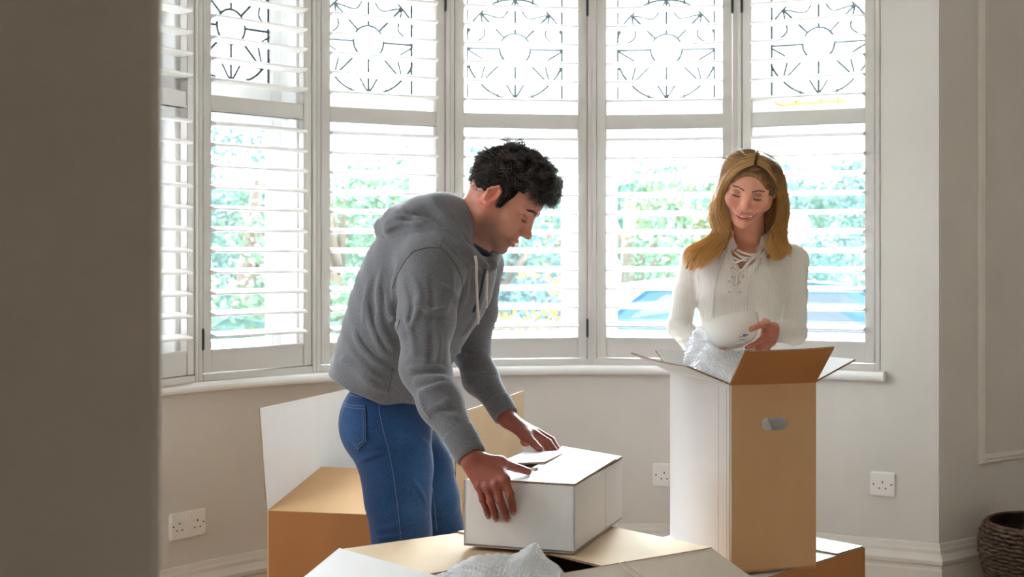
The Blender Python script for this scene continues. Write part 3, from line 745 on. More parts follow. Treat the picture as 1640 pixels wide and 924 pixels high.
def hit(field, px, py, y0=2.6, y1=4.6):
    """where the sight line through a spot first meets the surface (a modelling aid for folds and seams)"""
    d = A((px - CX) / F_PX, 1, -(py - HY) / F_PX); o = A(0, 0, CAM_Z); t = y0
    for _ in range(60):
        e = float(field.eval((o + d * t)[None])[0])
        if e < .0006: break
        t += max(e * .85, .0006)
        if t > y1: return None
    return o + d * t
def groove(field, pxs, r, k, mode, lift=0.0, src=None):
    """crease ('s') or fold ridge ('u') along picture spots laid on the surface"""
    src = src or field
    q0 = np.array(pxs, float); n = len(q0); m = (n - 1) * 3 + 1; t = np.linspace(0, n - 1, m); i = np.clip(t.astype(int), 0, n - 2); f = (t - i)[:, None]
    a, b, c, d = q0[np.clip(i - 1, 0, n - 1)], q0[i], q0[i + 1], q0[np.clip(i + 2, 0, n - 1)]
    q1 = .5 * ((2 * b) + (c - a) * f + (2 * a - 5 * b + 4 * c - d) * f * f + (3 * b - a - 3 * c + d) * f ** 3)
    pts = [h_ for h_ in (hit(src, q_[0], q_[1]) for q_ in q1) if h_ is not None]
    pts = [p for i_, p in enumerate(pts) if i_ == 0 or np.linalg.norm(p - pts[i_ - 1]) < .05]
    if len(pts) < 2: return
    field.ops.append(('f', 0.0, Fold(pts, (1.25 * r if mode == 'u' else -1.5 * r), r * (.95 if mode == 'u' else 1.2))))
class Fold:
    """soft ridge (amp > 0) or hollow along a line on the surface, fading out at both ends"""
    def __init__(s, pts, amp, sg):
        s.p = np.array(pts, np.float32); s.amp = amp; s.sg = sg
    def near(s, p):
        best = np.full(len(p), 9.0, np.float32); par = np.zeros(len(p), np.float32); n = len(s.p) - 1
        for i in range(n):
            a, ab = s.p[i], s.p[i + 1] - s.p[i]; t = np.clip(((p - a) @ ab) / (ab @ ab + 1e-12), 0, 1)
            d = np.sqrt(((p - a - t[:, None] * ab) ** 2).sum(1)); m = d < best; best[m] = d[m]; par[m] = (i + t[m]) / n
        return best, par
    def dist(s, p): return s.near(p)[0]
    def __call__(s, p):
        d, t = s.near(p); return (-s.amp * np.exp(-(d / s.sg) ** 2) * np.sin(np.pi * np.clip(t, .02, .98)) ** .7).astype(np.float32)
def paint(me, fn, layer='tint'):
    n = len(me.vertices); co = np.empty(n * 3, np.float32); me.vertices.foreach_get('co', co); co = co.reshape(-1, 3)
    c = np.ones((n, 4), np.float32); c[:, :3] = fn(co)
    at = me.color_attributes.new(layer, 'FLOAT_COLOR', 'POINT'); at.data.foreach_set('color', c.ravel())
def near(p, c, r): return np.clip(1 - np.sqrt(((p - np.array(c, np.float32)) ** 2).sum(1)) / r, 0, 1)

# head, in its own frame: x forward, y left, z up, origin between the ears
def head_field(fd, T, s=1.0, female=False, smile=False, wy=1.06):
    """T maps head coordinates to the world (4x4); all shapes are added to field fd"""
    R = np.array(T.to_3x3(), np.float32); o = np.array(T.translation, np.float32)
    W_ = lambda *v: o + R @ (np.array(v, np.float32) * s * np.array((1, wy, 1), np.float32))
    RR = (R / np.linalg.norm(R, axis=0)).T
    E = lambda c, r: ell(W_(*c), np.array(r) * s * np.array((1, wy, 1)), RR)
    C = lambda a, b, ra, rb: cone(W_(*a), W_(*b), ra * s, rb * s)
    j = .90 if female else 1.0
    if female:
        fd.add(E((-.014, 0, .026), (.092, .068, .076)), .02); fd.add(E((.040, 0, .026), (.056, .055, .054)), .03)
    else:
        fd.add(E((-.014, 0, .034), (.096, .071, .086)), .02); fd.add(E((.040, 0, .030), (.057, .057, .062)), .03)              # forehead
    fd.add(E((.036, 0, -.030), (.054, .053 * (.97 if female else 1), .080)), .02)   # face
    for q_ in (-1, 1):
        fd.add(C((.002, q_ * .053 * j, -.050), (.066, q_ * .016 * j, -.097), .020, .017 if not female else .015), .018)   # jaw
        fd.add(C((-.005, q_ * .058, -.010), (.002, q_ * .054 * j, -.050), .018, .020), .02)
        fd.add(E((.060, q_ * .040, -.020), (.024, .020, .019)), .02)    # cheekbone
        fd.add(C((.086, q_ * .014, .026), (.068, q_ * .046, .022), .0085 if not female else .006, .008), .012)   # brow ridge
    fd.add(E((.077, 0, -.102), (.015, .017 if not female else .013, .0145)), .014)      # chin
    fd.add(E((.082, 0, -.064), (.014, .024, .022)), .014)     # muzzle
    for q_ in (-1, 1):
        fd.add(E((.091, q_ * .031, .007), (.012, .015, .010)), .010, 's')   # eye socket
        fd.add(E((.0735, q_ * .0315, .004), (.0125, .0145, .0115)), .004)   # lowered lid over the eyeball
        fd.add(C((.0845, q_ * .021, -.0035), (.0775, q_ * .043, -.0035), .0012, .0010), .002, 's')  # lash line
        fd.add(C((.0855, q_ * .022, .0095), (.0785, q_ * .043, .0095), .0012, .0010), .003, 's')  # lid crease
    fd.add(C((.085, 0, .016), (.103 if not female else .100, 0, -.029), .0092, .0135 if not female else .0115), .010)   # nose
    fd.add(E((.1115 if not female else .107, 0, -.0330), (.0120, .0105, .0095) if not female else (.0105, .0092, .0085)), .007)
    for q_ in (-1, 1):
        fd.add(E((.0985, q_ * .0125, -.036), (.0105, .0075, .0080)), .006)
        fd.add(E((.1065, q_ * .0062, -.0435), (.0045, .0028, .0035)), .003, 's')   # nostril
        fd.add(C((.092, q_ * .0175, -.040), (.080, q_ * .030, -.062), .0022, .0016), .008, 's')  # smile fold
    w = .0285 if smile else .0235; up = .0065 if smile else .001
    if smile:
        fd.add(C((.0965, -.010, -.0615), (.0965, .010, -.0615), .0044, .0044), .004)
        for q_ in (-1, 1):
            fd.add(C((.0965, q_ * .008, -.0615), (.0825, q_ * w, -.0625 + up), .0043, .0026), .004)
            fd.add(C((.0945, q_ * .006, -.0770), (.0815, q_ * w, -.0635 + up), .0058, .0028), .004)
            fd.add(E((.066, q_ * .036, -.036), (.020, .017, .017)), .015)
        fd.add(C((.0945, -.006, -.0770), (.0945, .006, -.0770), .0058, .0058), .004)
        for t_ in np.linspace(-1, 1, 9):    # the open mouth, a crescent
            y_ = t_ * (w - .004); zc = -.0693 + up * t_ * t_ * .85
            fd.add(E((.0955 - .012 * t_ * t_, y_, zc), (.010, .0040, .0047 * (1 - .75 * t_ * t_))), .001, 's')
    else:
        for q_ in (-1, 1):
            fd.add(C((.0975, q_ * .005, -.0630), (.0845, q_ * w, -.0680), .0052, .0030), .004)
            fd.add(C((.0960, q_ * .004, -.0755), (.0840, q_ * w, -.0695), .0062, .0030), .004)
        for q_ in (-1, 1):
            fd.add(C((.1015, q_ * .000, -.0692), (.0875, q_ * w, -.0688), .0014, .0010), .002, 's')
    ey = -.0075 if female else 0
    for q_ in (-1, 1):    # ears
        fr = frame(R @ A(.34, 0, .94), R @ A(.94, q_ * .12, -.34))
        fd.add(ell(W_(-.010, q_ * (.077 + ey), .002), np.array((.032, .0175, .0085)) * s, fr), .005)
        fd.add(ell(W_(-.004, q_ * (.0865 + ey), .006), np.array((.021, .0100, .0085)) * s, fr), .003, 's')
        fd.add(C((-.017, q_ * (.0845 + ey), -.016), (-.023, q_ * (.086 + ey), .010), .0032, .0034), .003)
        fd.add(C((-.023, q_ * (.086 + ey), .010), (-.006, q_ * (.084 + ey), .032), .0034, .0034), .003)
        fd.add(C((-.006, q_ * (.084 + ey), .032), (.006, q_ * (.078 + ey), .022), .0034, .0030), .003)
        fd.add(C((-.012, q_ * (.082 + ey), .012), (-.013, q_ * (.081 + ey), -.012), .0026, .0026), .003)
        fd.add(E((-.008, q_ * (.0805 + ey), -.023), (.007, .005, .008)), .004)
    return W_

def finger(fd, base, joints, rs, k0=.008):
    pts = [base] + joints; chain(fd, pts, rs, .0025, k0)
def hair_mesh(name, strands, radii, m, parent, sides=3):
    """strands (N,K,3) -> one mesh of fine tapered tubes"""
    N, K, _ = strands.shape
    t = np.gradient(strands, axis=1); t /= np.linalg.norm(t, axis=2, keepdims=True) + 1e-9
    ref = np.where(np.abs(t[..., 2:3]) < .9, np.array([0, 0, 1.0]), np.array([1.0, 0, 0]))
    a = np.cross(t, ref); a /= np.linalg.norm(a, axis=2, keepdims=True) + 1e-9; b = np.cross(t, a)
    V = []
    for s_ in range(sides):
        an = 2 * math.pi * s_ / sides; V.append(strands + (a * math.cos(an) + b * math.sin(an)) * radii[..., None])
    V = np.stack(V, 2)                      # N,K,sides,3
    idx = np.arange(N * K * sides).reshape(N, K, sides); nx = np.roll(idx, -1, 2)
    F = np.stack([idx[:, :-1], nx[:, :-1], nx[:, 1:], idx[:, 1:]], -1).reshape(-1, 4)
    me = bpy.data.meshes.new(name); me.vertices.add(V.size // 3); me.vertices.foreach_set('co', V.astype(np.float32).ravel())
    nF = len(F); me.loops.add(nF * 4); me.polygons.add(nF); me.loops.foreach_set('vertex_index', F.astype(np.int32).ravel())
    me.polygons.foreach_set('loop_start', np.arange(0, nF * 4, 4, dtype=np.int32)); me.polygons.foreach_set('loop_total', np.full(nF, 4, np.int32))
    me.update(calc_edges=True); me.polygons.foreach_set('use_smooth', [True] * nF)
    rnd = np.repeat(RNG.uniform(0, 1, N), K * sides).astype(np.float32)
    at = me.attributes.new('strand', 'FLOAT', 'POINT'); at.data.foreach_set('value', rnd)
    tt = np.tile(np.repeat(np.linspace(0, 1, K), sides), N).astype(np.float32)
    at = me.attributes.new('along', 'FLOAT', 'POINT'); at.data.foreach_set('value', tt)
    return obj(name, me, m, parent, world=True)
def hair_mat(name, root_a, root_b, tip_a, tip_b, rough=.38):
    m = bpy.data.materials.new(name); m.use_nodes = True; nt = m.node_tree; b = nt.nodes['Principled BSDF']; L = nt.links
    b.inputs['Roughness'].default_value = rough; b.inputs['Specular IOR Level'].default_value = .5
    a1 = nt.nodes.new('ShaderNodeAttribute'); a1.attribute_name = 'strand'; a2 = nt.nodes.new('ShaderNodeAttribute'); a2.attribute_name = 'along'
    def mx(c1, c2, fac):
        n = nt.nodes.new('ShaderNodeMix'); n.data_type = 'RGBA'
        for s_, c in (('A', c1), ('B', c2)):
            if isinstance(c, tuple): n.inputs[s_].default_value = (*c, 1)
            else: L.new(c, n.inputs[s_])
        L.new(fac, n.inputs[0]); return n.outputs['Result']
    r = mx(root_a, root_b, a1.outputs['Fac']); t = mx(tip_a, tip_b, a1.outputs['Fac'])
    L.new(mx(r, t, a2.outputs['Fac']), b.inputs['Base Color']); return m
# ------------------------------------------------------------------ the man
M_SKIN = mat('tanned_skin', (0.53, 0.22, 0.145), 0.5, 0.05, 60.0, 0.06, 500, vcol='tint', sss=0.18)
M_SKIN_F = mat('fair_skin', (0.74, 0.35, 0.235), 0.5, 0.03, 60.0, 0.03, 500, vcol='tint', sss=0.18)
def fabric(name, c1, c2, scale, bump, bscale, stretch=(1, 1, 1), sheen=.25, vcol=None):
    return mat(name, c1, .88, col2=c2, scale=scale, bump=bump, bscale=bscale, stretch=stretch, spec=.15, sheen=sheen, vcol=vcol, detail=6)
M_HOOD = fabric('heather_grey_fleece', (0.088, 0.086, 0.092), (0.165, 0.161, 0.170), 340.0, .35, 700)
M_RIBBING = fabric('heather_grey_ribbing', (0.095, 0.093, 0.099), (0.16, 0.157, 0.165), 340.0, .4, 500)
M_CORD = fabric('cream_cord', (0.55, 0.49, 0.44), (0.65, 0.59, 0.53), 200.0, .3, 500)
M_DENIM = fabric('blue_denim', (0.0055, 0.021, 0.070), (0.014, 0.045, 0.122), 520.0, .35, 900, stretch=(1, 1, .35), sheen=.1, vcol='tint')
M_STITCH = fabric('denim_stitching', (0.09, 0.13, 0.22), (0.13, 0.18, 0.28), 200, .2, 500)
M_NAVY = fabric('navy_jersey', (0.012, 0.016, 0.04), (0.02, 0.026, 0.06), 200, .2, 500)
M_COPPER = mat('copper_rivet', (0.6, 0.3, 0.16), .35, .05, 20, metal=1.0)
M_BROW = mat('dark_brow_hair', (0.018, 0.012, 0.010), .5, .2, 200)
M_HAIR_D = hair_mat('dark_hair', (.010, .007, .006), (.028, .019, .015), (.022, .014, .010), (.13, .098, .08), .30)

ps, yw = D(38), D(15)
_F = Vector((math.cos(ps) * math.cos(yw), -math.cos(ps) * math.sin(yw), -math.sin(ps))); _L = Vector((math.sin(yw), math.cos(yw), 0)); _U = _F.cross(_L)
HM = Matrix(((_F.x, _L.x, _U.x, 0), (_F.y, _L.y, _U.y, 0), (_F.z, _L.z, _U.z, 0), (0, 0, 0, 1))); HM.translation = P(805, 319, 3.57)
mp = lambda x, y, Y: A(*P(x, y, Y))
# --- skin: head, neck, shoulders, arms and hands as one surface
body = Field()
WH = head_field(body, HM)
body.add(cone(WH(-.030, 0, -.030), mp(736, 392, 3.585), .054, .064), .022)
for q_ in (-1, 1): body.add(cone(WH(-.030, q_ * .055, -.035), mp(775, 402, 3.57 + q_ * .02), .016, .014), .02)   # neck muscles
body.add(cone(mp(738, 392, 3.59), mp(700, 470, 3.6), .075, .10), .03)
body.add(cone(mp(706, 425, 3.60), mp(690, 440, 3.42), .075, .058), .03); body.add(cone(mp(706, 425, 3.60), mp(760, 435, 3.78), .075, .055), .03)
chain(body, [mp(688, 440, 3.42), mp(682, 515, 3.345), mp(682, 590, 3.275), mp(708, 645, 3.205), mp(754, 728, 3.117)], [.05, .042, .036, .034, .0245], .01)
chain(body, [mp(762, 430, 3.78), mp(757, 500, 3.79), mp(755, 557, 3.775), mp(772, 605, 3.715), mp(810, 666, 3.625)], [.05, .04, .035, .033, .0245], .01)
# right hand: fingers down the front of the carton, thumb on the lid
w = mp(757, 735, 3.106)
fb = [((768, 779, 3.088), (773, 800, 3.086), (779, 815, 3.104), (781, 825, 3.114)), ((781, 779, 3.077), (786, 803, 3.072), (792, 820, 3.092), (794, 830, 3.1025)),
      ((795, 776, 3.069), (801, 802, 3.064), (809, 820, 3.084), (811, 830, 3.0945)), ((808, 770, 3.068), (817, 792, 3.060), (821, 808, 3.078), (822, 819, 3.0885))]
for i_, f in enumerate(fb):
    mcp = mp(*f[0]); body.add(econe(w + A(-.008 + .006 * i_, 0, -.008), mcp, .0185, .0125 if i_ else .0115, (0, 1, 0), .8), .012)
for i_, f in enumerate(fb):
    r = (.0080, .0088, .0092, .0092)[i_]
    chain(body, [mp(*v) for v in f], [r * 1.12, r, r * .92, r * .78], .002, .006); body.add(ball(mp(*f[1]) + A(0, -.0012, 0), r * 1.04), .003)
    body.add(ball(mp(*f[0]) + A(0, -.004, .002), r * 1.02), .008)
th = [mp(772, 742, 3.098), mp(801, 741, 3.112), mp(826, 749, 3.142), mp(846, 755, 3.160)]
body.add(cone(w, th[1], .020, .0135), .012); chain(body, th[1:], [.0130, .0102, .0085], .003); body.add(cone(th[1], mp(806, 764, 3.075), .012, .011), .014)
# left hand: over the far edge of the lid, thumb on top
w2 = mp(813, 671, 3.615)
lf = [((857, 695, 3.585), (879, 708, 3.572), (888, 721, 3.553), (887, 738, 3.541)), ((860, 692, 3.605), (884, 705, 3.595), (892, 719, 3.572), (890, 740, 3.550)),
      ((860, 693, 3.627), (882, 707, 3.62), (889, 721, 3.597), (886, 742, 3.570)), ((855, 698, 3.645), (873, 712, 3.64), (879, 725, 3.62), (877, 741, 3.595))]
for i_, f in enumerate(lf):
    body.add(econe(w2 + A(.004, .006 * (i_ - 1.5), -.004), mp(*f[0]), .020, .0125, (.5, 0, .86), .8), .012)
for i_, f in enumerate(lf):
    r = (.0090, .0092, .0088, .0078)[i_]; chain(body, [mp(*v) for v in f], [r * 1.15, r, r * .92, r * .78], .002, .006)
t2 = [mp(826, 686, 3.60), mp(843, 698, 3.570), mp(855, 710, 3.540), mp(864, 719, 3.520)]
body.add(cone(w2, t2[1], .021, .0145), .012); chain(body, t2[1:], [.0135, .0105, .0088], .003); body.add(cone(t2[1], mp(842, 706, 3.60), .013, .015), .014)
me = body.mesh((-.38, 2.98, .66), (.24, 3.86, 1.56), .0021, 'person')
HMi = np.array(HM.inverted(), np.float32)
TIPS = [mp(*f[3]) + A(.0, -.006, .004) for f in fb] + [mp(847, 753, 3.155), mp(864, 717, 3.516)]
def man_tint(p):
    l = p @ HMi[:3, :3].T + HMi[:3, 3]
    c = np.ones((len(p), 3), np.float32); ax = np.abs(l[:, 1])
    inhead = (np.abs(l) < .2).all(1)
    # stubble: jaw, chin, moustache
    sm = lambda v: np.clip(v, 0, 1) ** 2 * (3 - 2 * np.clip(v, 0, 1))
    st = sm((-.022 - l[:, 2] - .34 * np.clip(l[:, 0] - .01, 0, .07)) / .034) * sm((l[:, 0] + .020) / .045) * inhead * sm((l[:, 2] + .130) / .030)
    st = st * (1 - .7 * np.exp(-((l[:, 0] - .066) / .02) ** 2 - ((l[:, 2] + .047) / .013) ** 2))
    nz = np.array([noise.noise(Vector(v) * 260) for v in l[::1]], np.float32) if False else 0
    c *= (1 - st * .50)[:, None] * np.array([1, 1, 1]); c[:, 0] *= 1 - st * .06; c[:, 2] *= 1 + st * .05
    lip = np.exp(-((l[:, 2] + .0695) / .0075) ** 2 - ((l[:, 0] - .096) / .014) ** 2 - (ax / .022) ** 4) * inhead
    c[:, 0] *= 1 + lip * .12; c[:, 1] *= 1 - lip * .28; c[:, 2] *= 1 - lip * .18
    c[:] = c * (1 + lip[:, None] * st[:, None] * 1.0)
    ear = np.exp(-((ax - .084) / .012) ** 2) * (np.abs(l[:, 2]) < .045) * (np.abs(l[:, 0] + .008) < .03) * inhead
    c[:, 0] *= 1 + ear * .12; c[:, 1] *= 1 - ear * .18; c[:, 2] *= 1 - ear * .18
    for t in TIPS:
        n_ = np.clip(near(p, t, .0095) * 2.2, 0, 1)[:, None]; c = c * (1 - n_) + n_ * np.array([1.15, 1.18, 1.2])
    hand = (p[:, 2] < .87)[:, None]; c = np.where(hand, c * np.array([.50, .30, .28]), c)  # hands darkened and reddened in colour for their backlit shade
    return c
paint(me, man_tint)
MAN_BASE = (-.30, 3.6, 0.0)
MAN = obj('person', me, M_SKIN, smooth=True, base=MAN_BASE)
tag(MAN, 'dark-haired man in a grey hoodie and blue jeans bending over the white carton', 'person')
# --- fingernails
M_NAIL = mat('fingernail', (.42, .19, .14), .3, .03, 50)
for pts in fb + [[(0, 0, 0), (0, 0, 0), (826, 749, 3.142), (846, 755, 3.160)]] + [[(0, 0, 0), (0, 0, 0), (855, 710, 3.540), (864, 719, 3.520)]]:
    a_, b_ = Vector(mp(*pts[2])), Vector(mp(*pts[3])); u_ = (b_ - a_).normalized(); up_ = Vector((0, -1, .25)) if pts in fb else Vector((0, -.55, .85)); up_ = (up_ - u_ * up_.dot(u_)).normalized(); sd = u_.cross(up_)
    bm = bmesh.new(); bmesh.ops.create_icosphere(bm, subdivisions=2, radius=1.0); c_ = b_ + up_ * .0062 + u_ * .0012
    for v in bm.verts: v.co = c_ + u_ * (v.co.x * .0058) + sd * (v.co.y * .0050) + up_ * (v.co.z * .0014)
    obj('fingernail', bm, M_NAIL, MAN, world=True, smooth=True)
# --- hair: a clumpy mass with loose strands standing off it
cap = Field(); Rh = np.array(HM.to_3x3(), np.float32).T
EH = lambda c, r: ell(WH(*c), r, Rh)
cap.add(EH((-.015, 0, .042), (.1005, .0795, .088)), .02); cap.add(EH((.004, 0, .086), (.090, .070, .058)), .02); cap.add(EH((.062, 0, .098), (.046, .056, .036)), .02)
for q_ in (-1, 1): cap.add(cone(WH(.022, q_ * .069, .040), WH(.020, q_ * .0705, -.006), .013, .007), .012)
cap.add(EH((.118, 0, -.020), (.072, .13, .090)), .008, 's'); cap.add(EH((.034, 0, -.135), (.108, .2, .128)), .008, 's')
for q_ in (-1, 1): cap.add(EH((-.010, q_ * .088, -.004), (.024, .03, .040)), .006, 's')
for q_ in (-1, 1): cap.add(cone(WH(.024, q_ * .0640, .030), WH(.021, q_ * .0640, -.008), .009, .0045), .006)
HMv = np.array(HM.inverted(), np.float32)
def clump(p):
    l = (p @ HMv[:3, :3].T + HMv[:3, 3]); top = np.clip((l[:, 2] - .05) / .06, 0, 1)
    a = np.sin(l[:, 0] * 150 + np.sin(l[:, 1] * 95) * 1.8 + l[:, 2] * 60) * np.sin(l[:, 1] * 120 + np.sin(l[:, 0] * 80) * 1.5 - l[:, 2] * 40)
    return (a * (.0015 + .0045 * top)).astype(np.float32)
cap.add(clump, 0, 'd')
hme = cap.mesh(np.array(WH(0, 0, .03)) - .2, np.array(WH(0, 0, .03)) + .2, .003, 'hair')
co = np.array([v.co for v in hme.vertices], np.float32); no = np.array([v.normal for v in hme.vertices], np.float32)
hair = obj('hair', hme, mat('dark_hair_mass', (.010, .008, .007), .85, .3, 80, bump=.8, bscale=160, stretch=(1, 1, 2), spec=.1), MAN, world=True, smooth=True)
loc = co @ HMv[:3, :3].T + HMv[:3, 3]; nl = no @ HMv[:3, :3].T
def grow_man(n):
    i = RNG.choice(len(co), n); p = loc[i] + RNG.normal(0, .0012, (n, 3)); nn = nl[i]
    keep = (np.abs(p[:, 1]) < .09) & (p[:, 2] > -.07); p, nn = p[keep], nn[keep]; n = len(p)
    top = np.clip((p[:, 2] - .045) / .05, 0, 1)[:, None]; front = np.clip((p[:, 0] - .02) / .06, 0, 1)[:, None] * top
    clump_id = np.floor(p / .017 + RNG.normal(0, .12, (n, 3))); h3 = lambda a_, b_, c_: np.abs(np.sin(clump_id @ np.array([a_, b_, c_])) * 43758.5) % 1
    rs, rs2, rs3 = h3(12.9, 78.2, 37.7), h3(39.3, 11.1, 83.1), h3(71.7, 24.9, 5.3)
    K = 11; L = ((.013 + .036 * top + .014 * front) * RNG.uniform(.7, 1.1, (n, 1))); out = np.zeros((n, K, 3)); out[:, 0] = p - nn * .003
    dirn = (1 - top) * np.array([-.62, 0, -.70]) + top * (np.array([.60, 0, .05]) + .35 * front * np.array([.3, 0, -.45])) + nn * (.20 + .30 * top)
    dirn = dirn + (np.stack([rs - .5, rs2 - .5, rs3 - .5], 1)) * (.25 + 1.1 * top)
    curl = (.4 + 2.7 * top[:, 0]) * np.where(rs2 > .35, 1, -1) * (.6 + .6 * rs3)
    for k_ in range(1, K):
        dirn /= np.linalg.norm(dirn, axis=1, keepdims=True); out[:, k_] = out[:, k_ - 1] + dirn * L / (K - 1)
        ax = np.cross(nn, np.array([1.0, .15, 0])); ax /= np.linalg.norm(ax, axis=1, keepdims=True) + 1e-9
        dirn = dirn + np.cross(ax, dirn) * (curl / (K - 1) * 1.0)[:, None] + RNG.normal(0, .035, (n, 3))
        lo_ = out[:, k_] - np.array([-.005, 0, .05]); rr_ = np.sqrt(((lo_ / np.array([.112, .088, .100])) ** 2).sum(1, keepdims=True)); dirn = dirn - np.clip(rr_ - 1, 0, 1) * 1.6 * lo_ / .1
    r = np.linspace(1, .35, K)[None] * RNG.uniform(.00035, .0007, (n, 1))
    return out @ np.array(HM.to_3x3(), float).T + np.array(HM.translation), r
st_, r_ = grow_man(11000)
hair_mesh('hair_strands', st_, r_, M_HAIR_D, MAN)

# --- hoodie
hd = Field()
lat = A(-.26, -.96, 0)
spx = [(598, 700, .150, .84), (606, 650, .155, .84), (616, 607, .157, .86), (628, 575, .158, .86), (640, 540, .160, .88), (655, 505, .168, .90), (672, 470, .178, .90), (690, 440, .182, .86), (703, 410, .165, .84)]
for a, b in zip(spx[:-1], spx[1:]):
    pa, pb = mp(a[0], a[1], 3.6), mp(b[0], b[1], 3.6); u = pb - pa; fw = np.cross(u, lat)
    hd.add(econe(pa, pb, a[2], b[2], fw, a[3]), .03)
hd.add(econe(mp(716, 398, 3.6), mp(694, 412, 3.45), .085, .075, (0, 0, 1), .85), .05); hd.add(econe(mp(716, 398, 3.6), mp(758, 415, 3.77), .085, .07, (0, 0, 1), .85), .05)
# blouse of cloth gathered over the hem at the back
hd.add(econe(mp(563, 586, 3.62), mp(600, 606, 3.46), .042, .036, (1, 0, .4), .8), .03); hd.add(cone(mp(560, 588, 3.62), mp(575, 590, 3.74), .036, .034), .03)
_n = A(-.40, 0, -.916); _p = mp(600, 630, 3.6)
hd.add(lambda p: ((p - _p) @ _n).astype(np.float32), .008, 'i')     # hem
chain(hd, [mp(690, 432, 3.425), mp(682, 515, 3.345), mp(681, 590, 3.275), mp(706, 645, 3.205), mp(735, 694, 3.150)], [.084, .066, .055, .0485, .0385], .03)
chain(hd, [mp(760, 428, 3.775), mp(757, 500, 3.79), mp(753, 557, 3.775), mp(769, 605, 3.715), mp(798, 645, 3.655)], [.078, .062, .051, .044, .035], .03)
# hood: sack behind the neck, thick rolled collar in front
fr = frame((-.9, .25, .25), lat)
hd.add(ell(mp(667, 352, 3.59), (.078, .135, .044), frame((-.93, .25, -.22), lat)), .03)
hd.add(econe(mp(700, 345, 3.58), mp(640, 356, 3.585), .055, .040, lat, 1.6), .03)
col = [mp(778, 424, 3.475), mp(757, 412, 3.455), mp(732, 388, 3.465), mp(712, 360, 3.50), mp(706, 338, 3.575), mp(728, 332, 3.655), mp(757, 362, 3.685), mp(778, 392, 3.66), mp(788, 412, 3.60), mp(788, 424, 3.53)]
chain(hd, col, [.014, .019, .025, .030, .032, .026, .020, .018, .018, .015], .018)
chain(hd, [mp(632, 366, 3.50), mp(672, 366, 3.455), mp(708, 380, 3.435), mp(745, 405, 3.43), mp(775, 425, 3.45)], [.026, .026, .022, .018, .012], .010)
chain(hd, [mp(632, 366, 3.50), mp(618, 366, 3.58), mp(632, 362, 3.66)], [.026, .028, .026], .012)
hd.add(cone(WH(-.020, 0, -.060), mp(752, 372, 3.57), .058, .060), .012, 's')       # room for the neck
hd.add(cone(mp(752, 372, 3.57), mp(768, 398, 3.535), .050, .030), .012, 's')
for a_, b_ in (((781, 312, 3.49), (791, 382, 3.485)), ((791, 382, 3.485), (812, 412, 3.47))): hd.add(cone(mp(*a_), mp(*b_), .055, .053 if a_[0] < 785 else .046), .008, 's')
src = Field(); src.ops = list(hd.ops)
G = lambda pxs, r, k, mode='u', lift=0.0: groove(hd, pxs, r, k, mode, lift, src)
# folds: raised ridges and the hollows beside them
for pxs in ([(566, 528), (580, 556), (606, 580), (640, 597)], [(585, 480), (595, 520), (612, 560), (632, 577)], [(600, 500), (612, 530), (640, 575)], [(556, 552), (585, 590), (610, 612)], [(620, 470), (628, 510), (655, 545)], [(545, 575), (560, 580), (590, 605)]):
    G(pxs, .010, .022, 'u', .006)
for pxs in ([(572, 530), (590, 560), (622, 587), (655, 600)], [(592, 487), (604, 530), (622, 568)], [(560, 563), (590, 598), (612, 620)], [(612, 460), (622, 500), (645, 545)]):
    G(pxs, .004, .020, 's', .002)
for pxs in ([(652, 592), (680, 588), (712, 590)], [(660, 612), (685, 607), (716, 604)], [(650, 572), (670, 580), (690, 580)], [(668, 632), (690, 622), (714, 612)], [(680, 500), (700, 498), (716, 496)], [(655, 478), (690, 500), (714, 502)], [(700, 455), (725, 470), (735, 480)], [(716, 470), (728, 480), (734, 490)], [(685, 655), (705, 650), (722, 640)]):
    G(pxs, .0085, .020, 'u', .005)
for pxs in ([(655, 603), (682, 597), (714, 597)], [(664, 622), (688, 615), (716, 608)], [(652, 582), (676, 584), (705, 584)], [(660, 490), (695, 508), (716, 508)], [(708, 462), (728, 478)]):
    G(pxs, .0035, .016, 's', .0015)
for pxs in ([(620, 352), (650, 346), (690, 358), (730, 386), (764, 416)], [(692, 322), (712, 346), (738, 382), (762, 408)]): G(pxs, .007, .028, 'u', .005)
G([(614, 380), (632, 370), (655, 366), (690, 375), (722, 398), (750, 424), (768, 446)], .0055, .01, 's')
G([(612, 372), (632, 361), (655, 357), (692, 366), (726, 389), (756, 415)], .006, .01, 'u')
for pxs in ([(634, 340), (656, 352), (684, 352)], [(676, 328), (690, 342), (712, 366), (742, 398)], [(646, 330), (660, 342), (672, 346)]): G(pxs, .005, .016, 's', .002)
for pxs in ([(775, 470), (760, 510), (740, 540)], [(750, 430), (745, 470), (728, 520)]): G(pxs, .008, .02, 'u', .004)
for pxs in ([(735, 590), (760, 596), (782, 590)], [(728, 560), (750, 568), (778, 562)], [(745, 615), (770, 612), (795, 604)]): G(pxs, .007, .016, 'u', .003)
for pxs in ([(660, 440), (672, 470), (668, 500), (655, 530)], [(725, 430), (722, 470), (708, 510)], [(648, 505), (660, 540), (664, 575)], [(700, 520), (704, 550), (700, 585)], [(612, 430), (606, 470), (612, 520), (628, 560)], [(640, 420), (632, 450), (630, 490)], [(590, 450), (584, 490), (582, 520)], [(575, 600), (600, 618), (630, 630)], [(700, 660), (722, 668), (738, 668)], [(672, 625), (676, 650), (690, 668)]):
    G(pxs, .0075, .02, 'u')
for pxs in ([(650, 450), (660, 485), (655, 520)], [(600, 440), (596, 480), (603, 525)], [(690, 440), (694, 480), (688, 520)], [(690, 530), (692, 560), (686, 585)], [(690, 650), (712, 656), (730, 655)]):
    G(pxs, .006, .02, 's')
src2 = Field(); src2.ops = list(hd.ops)
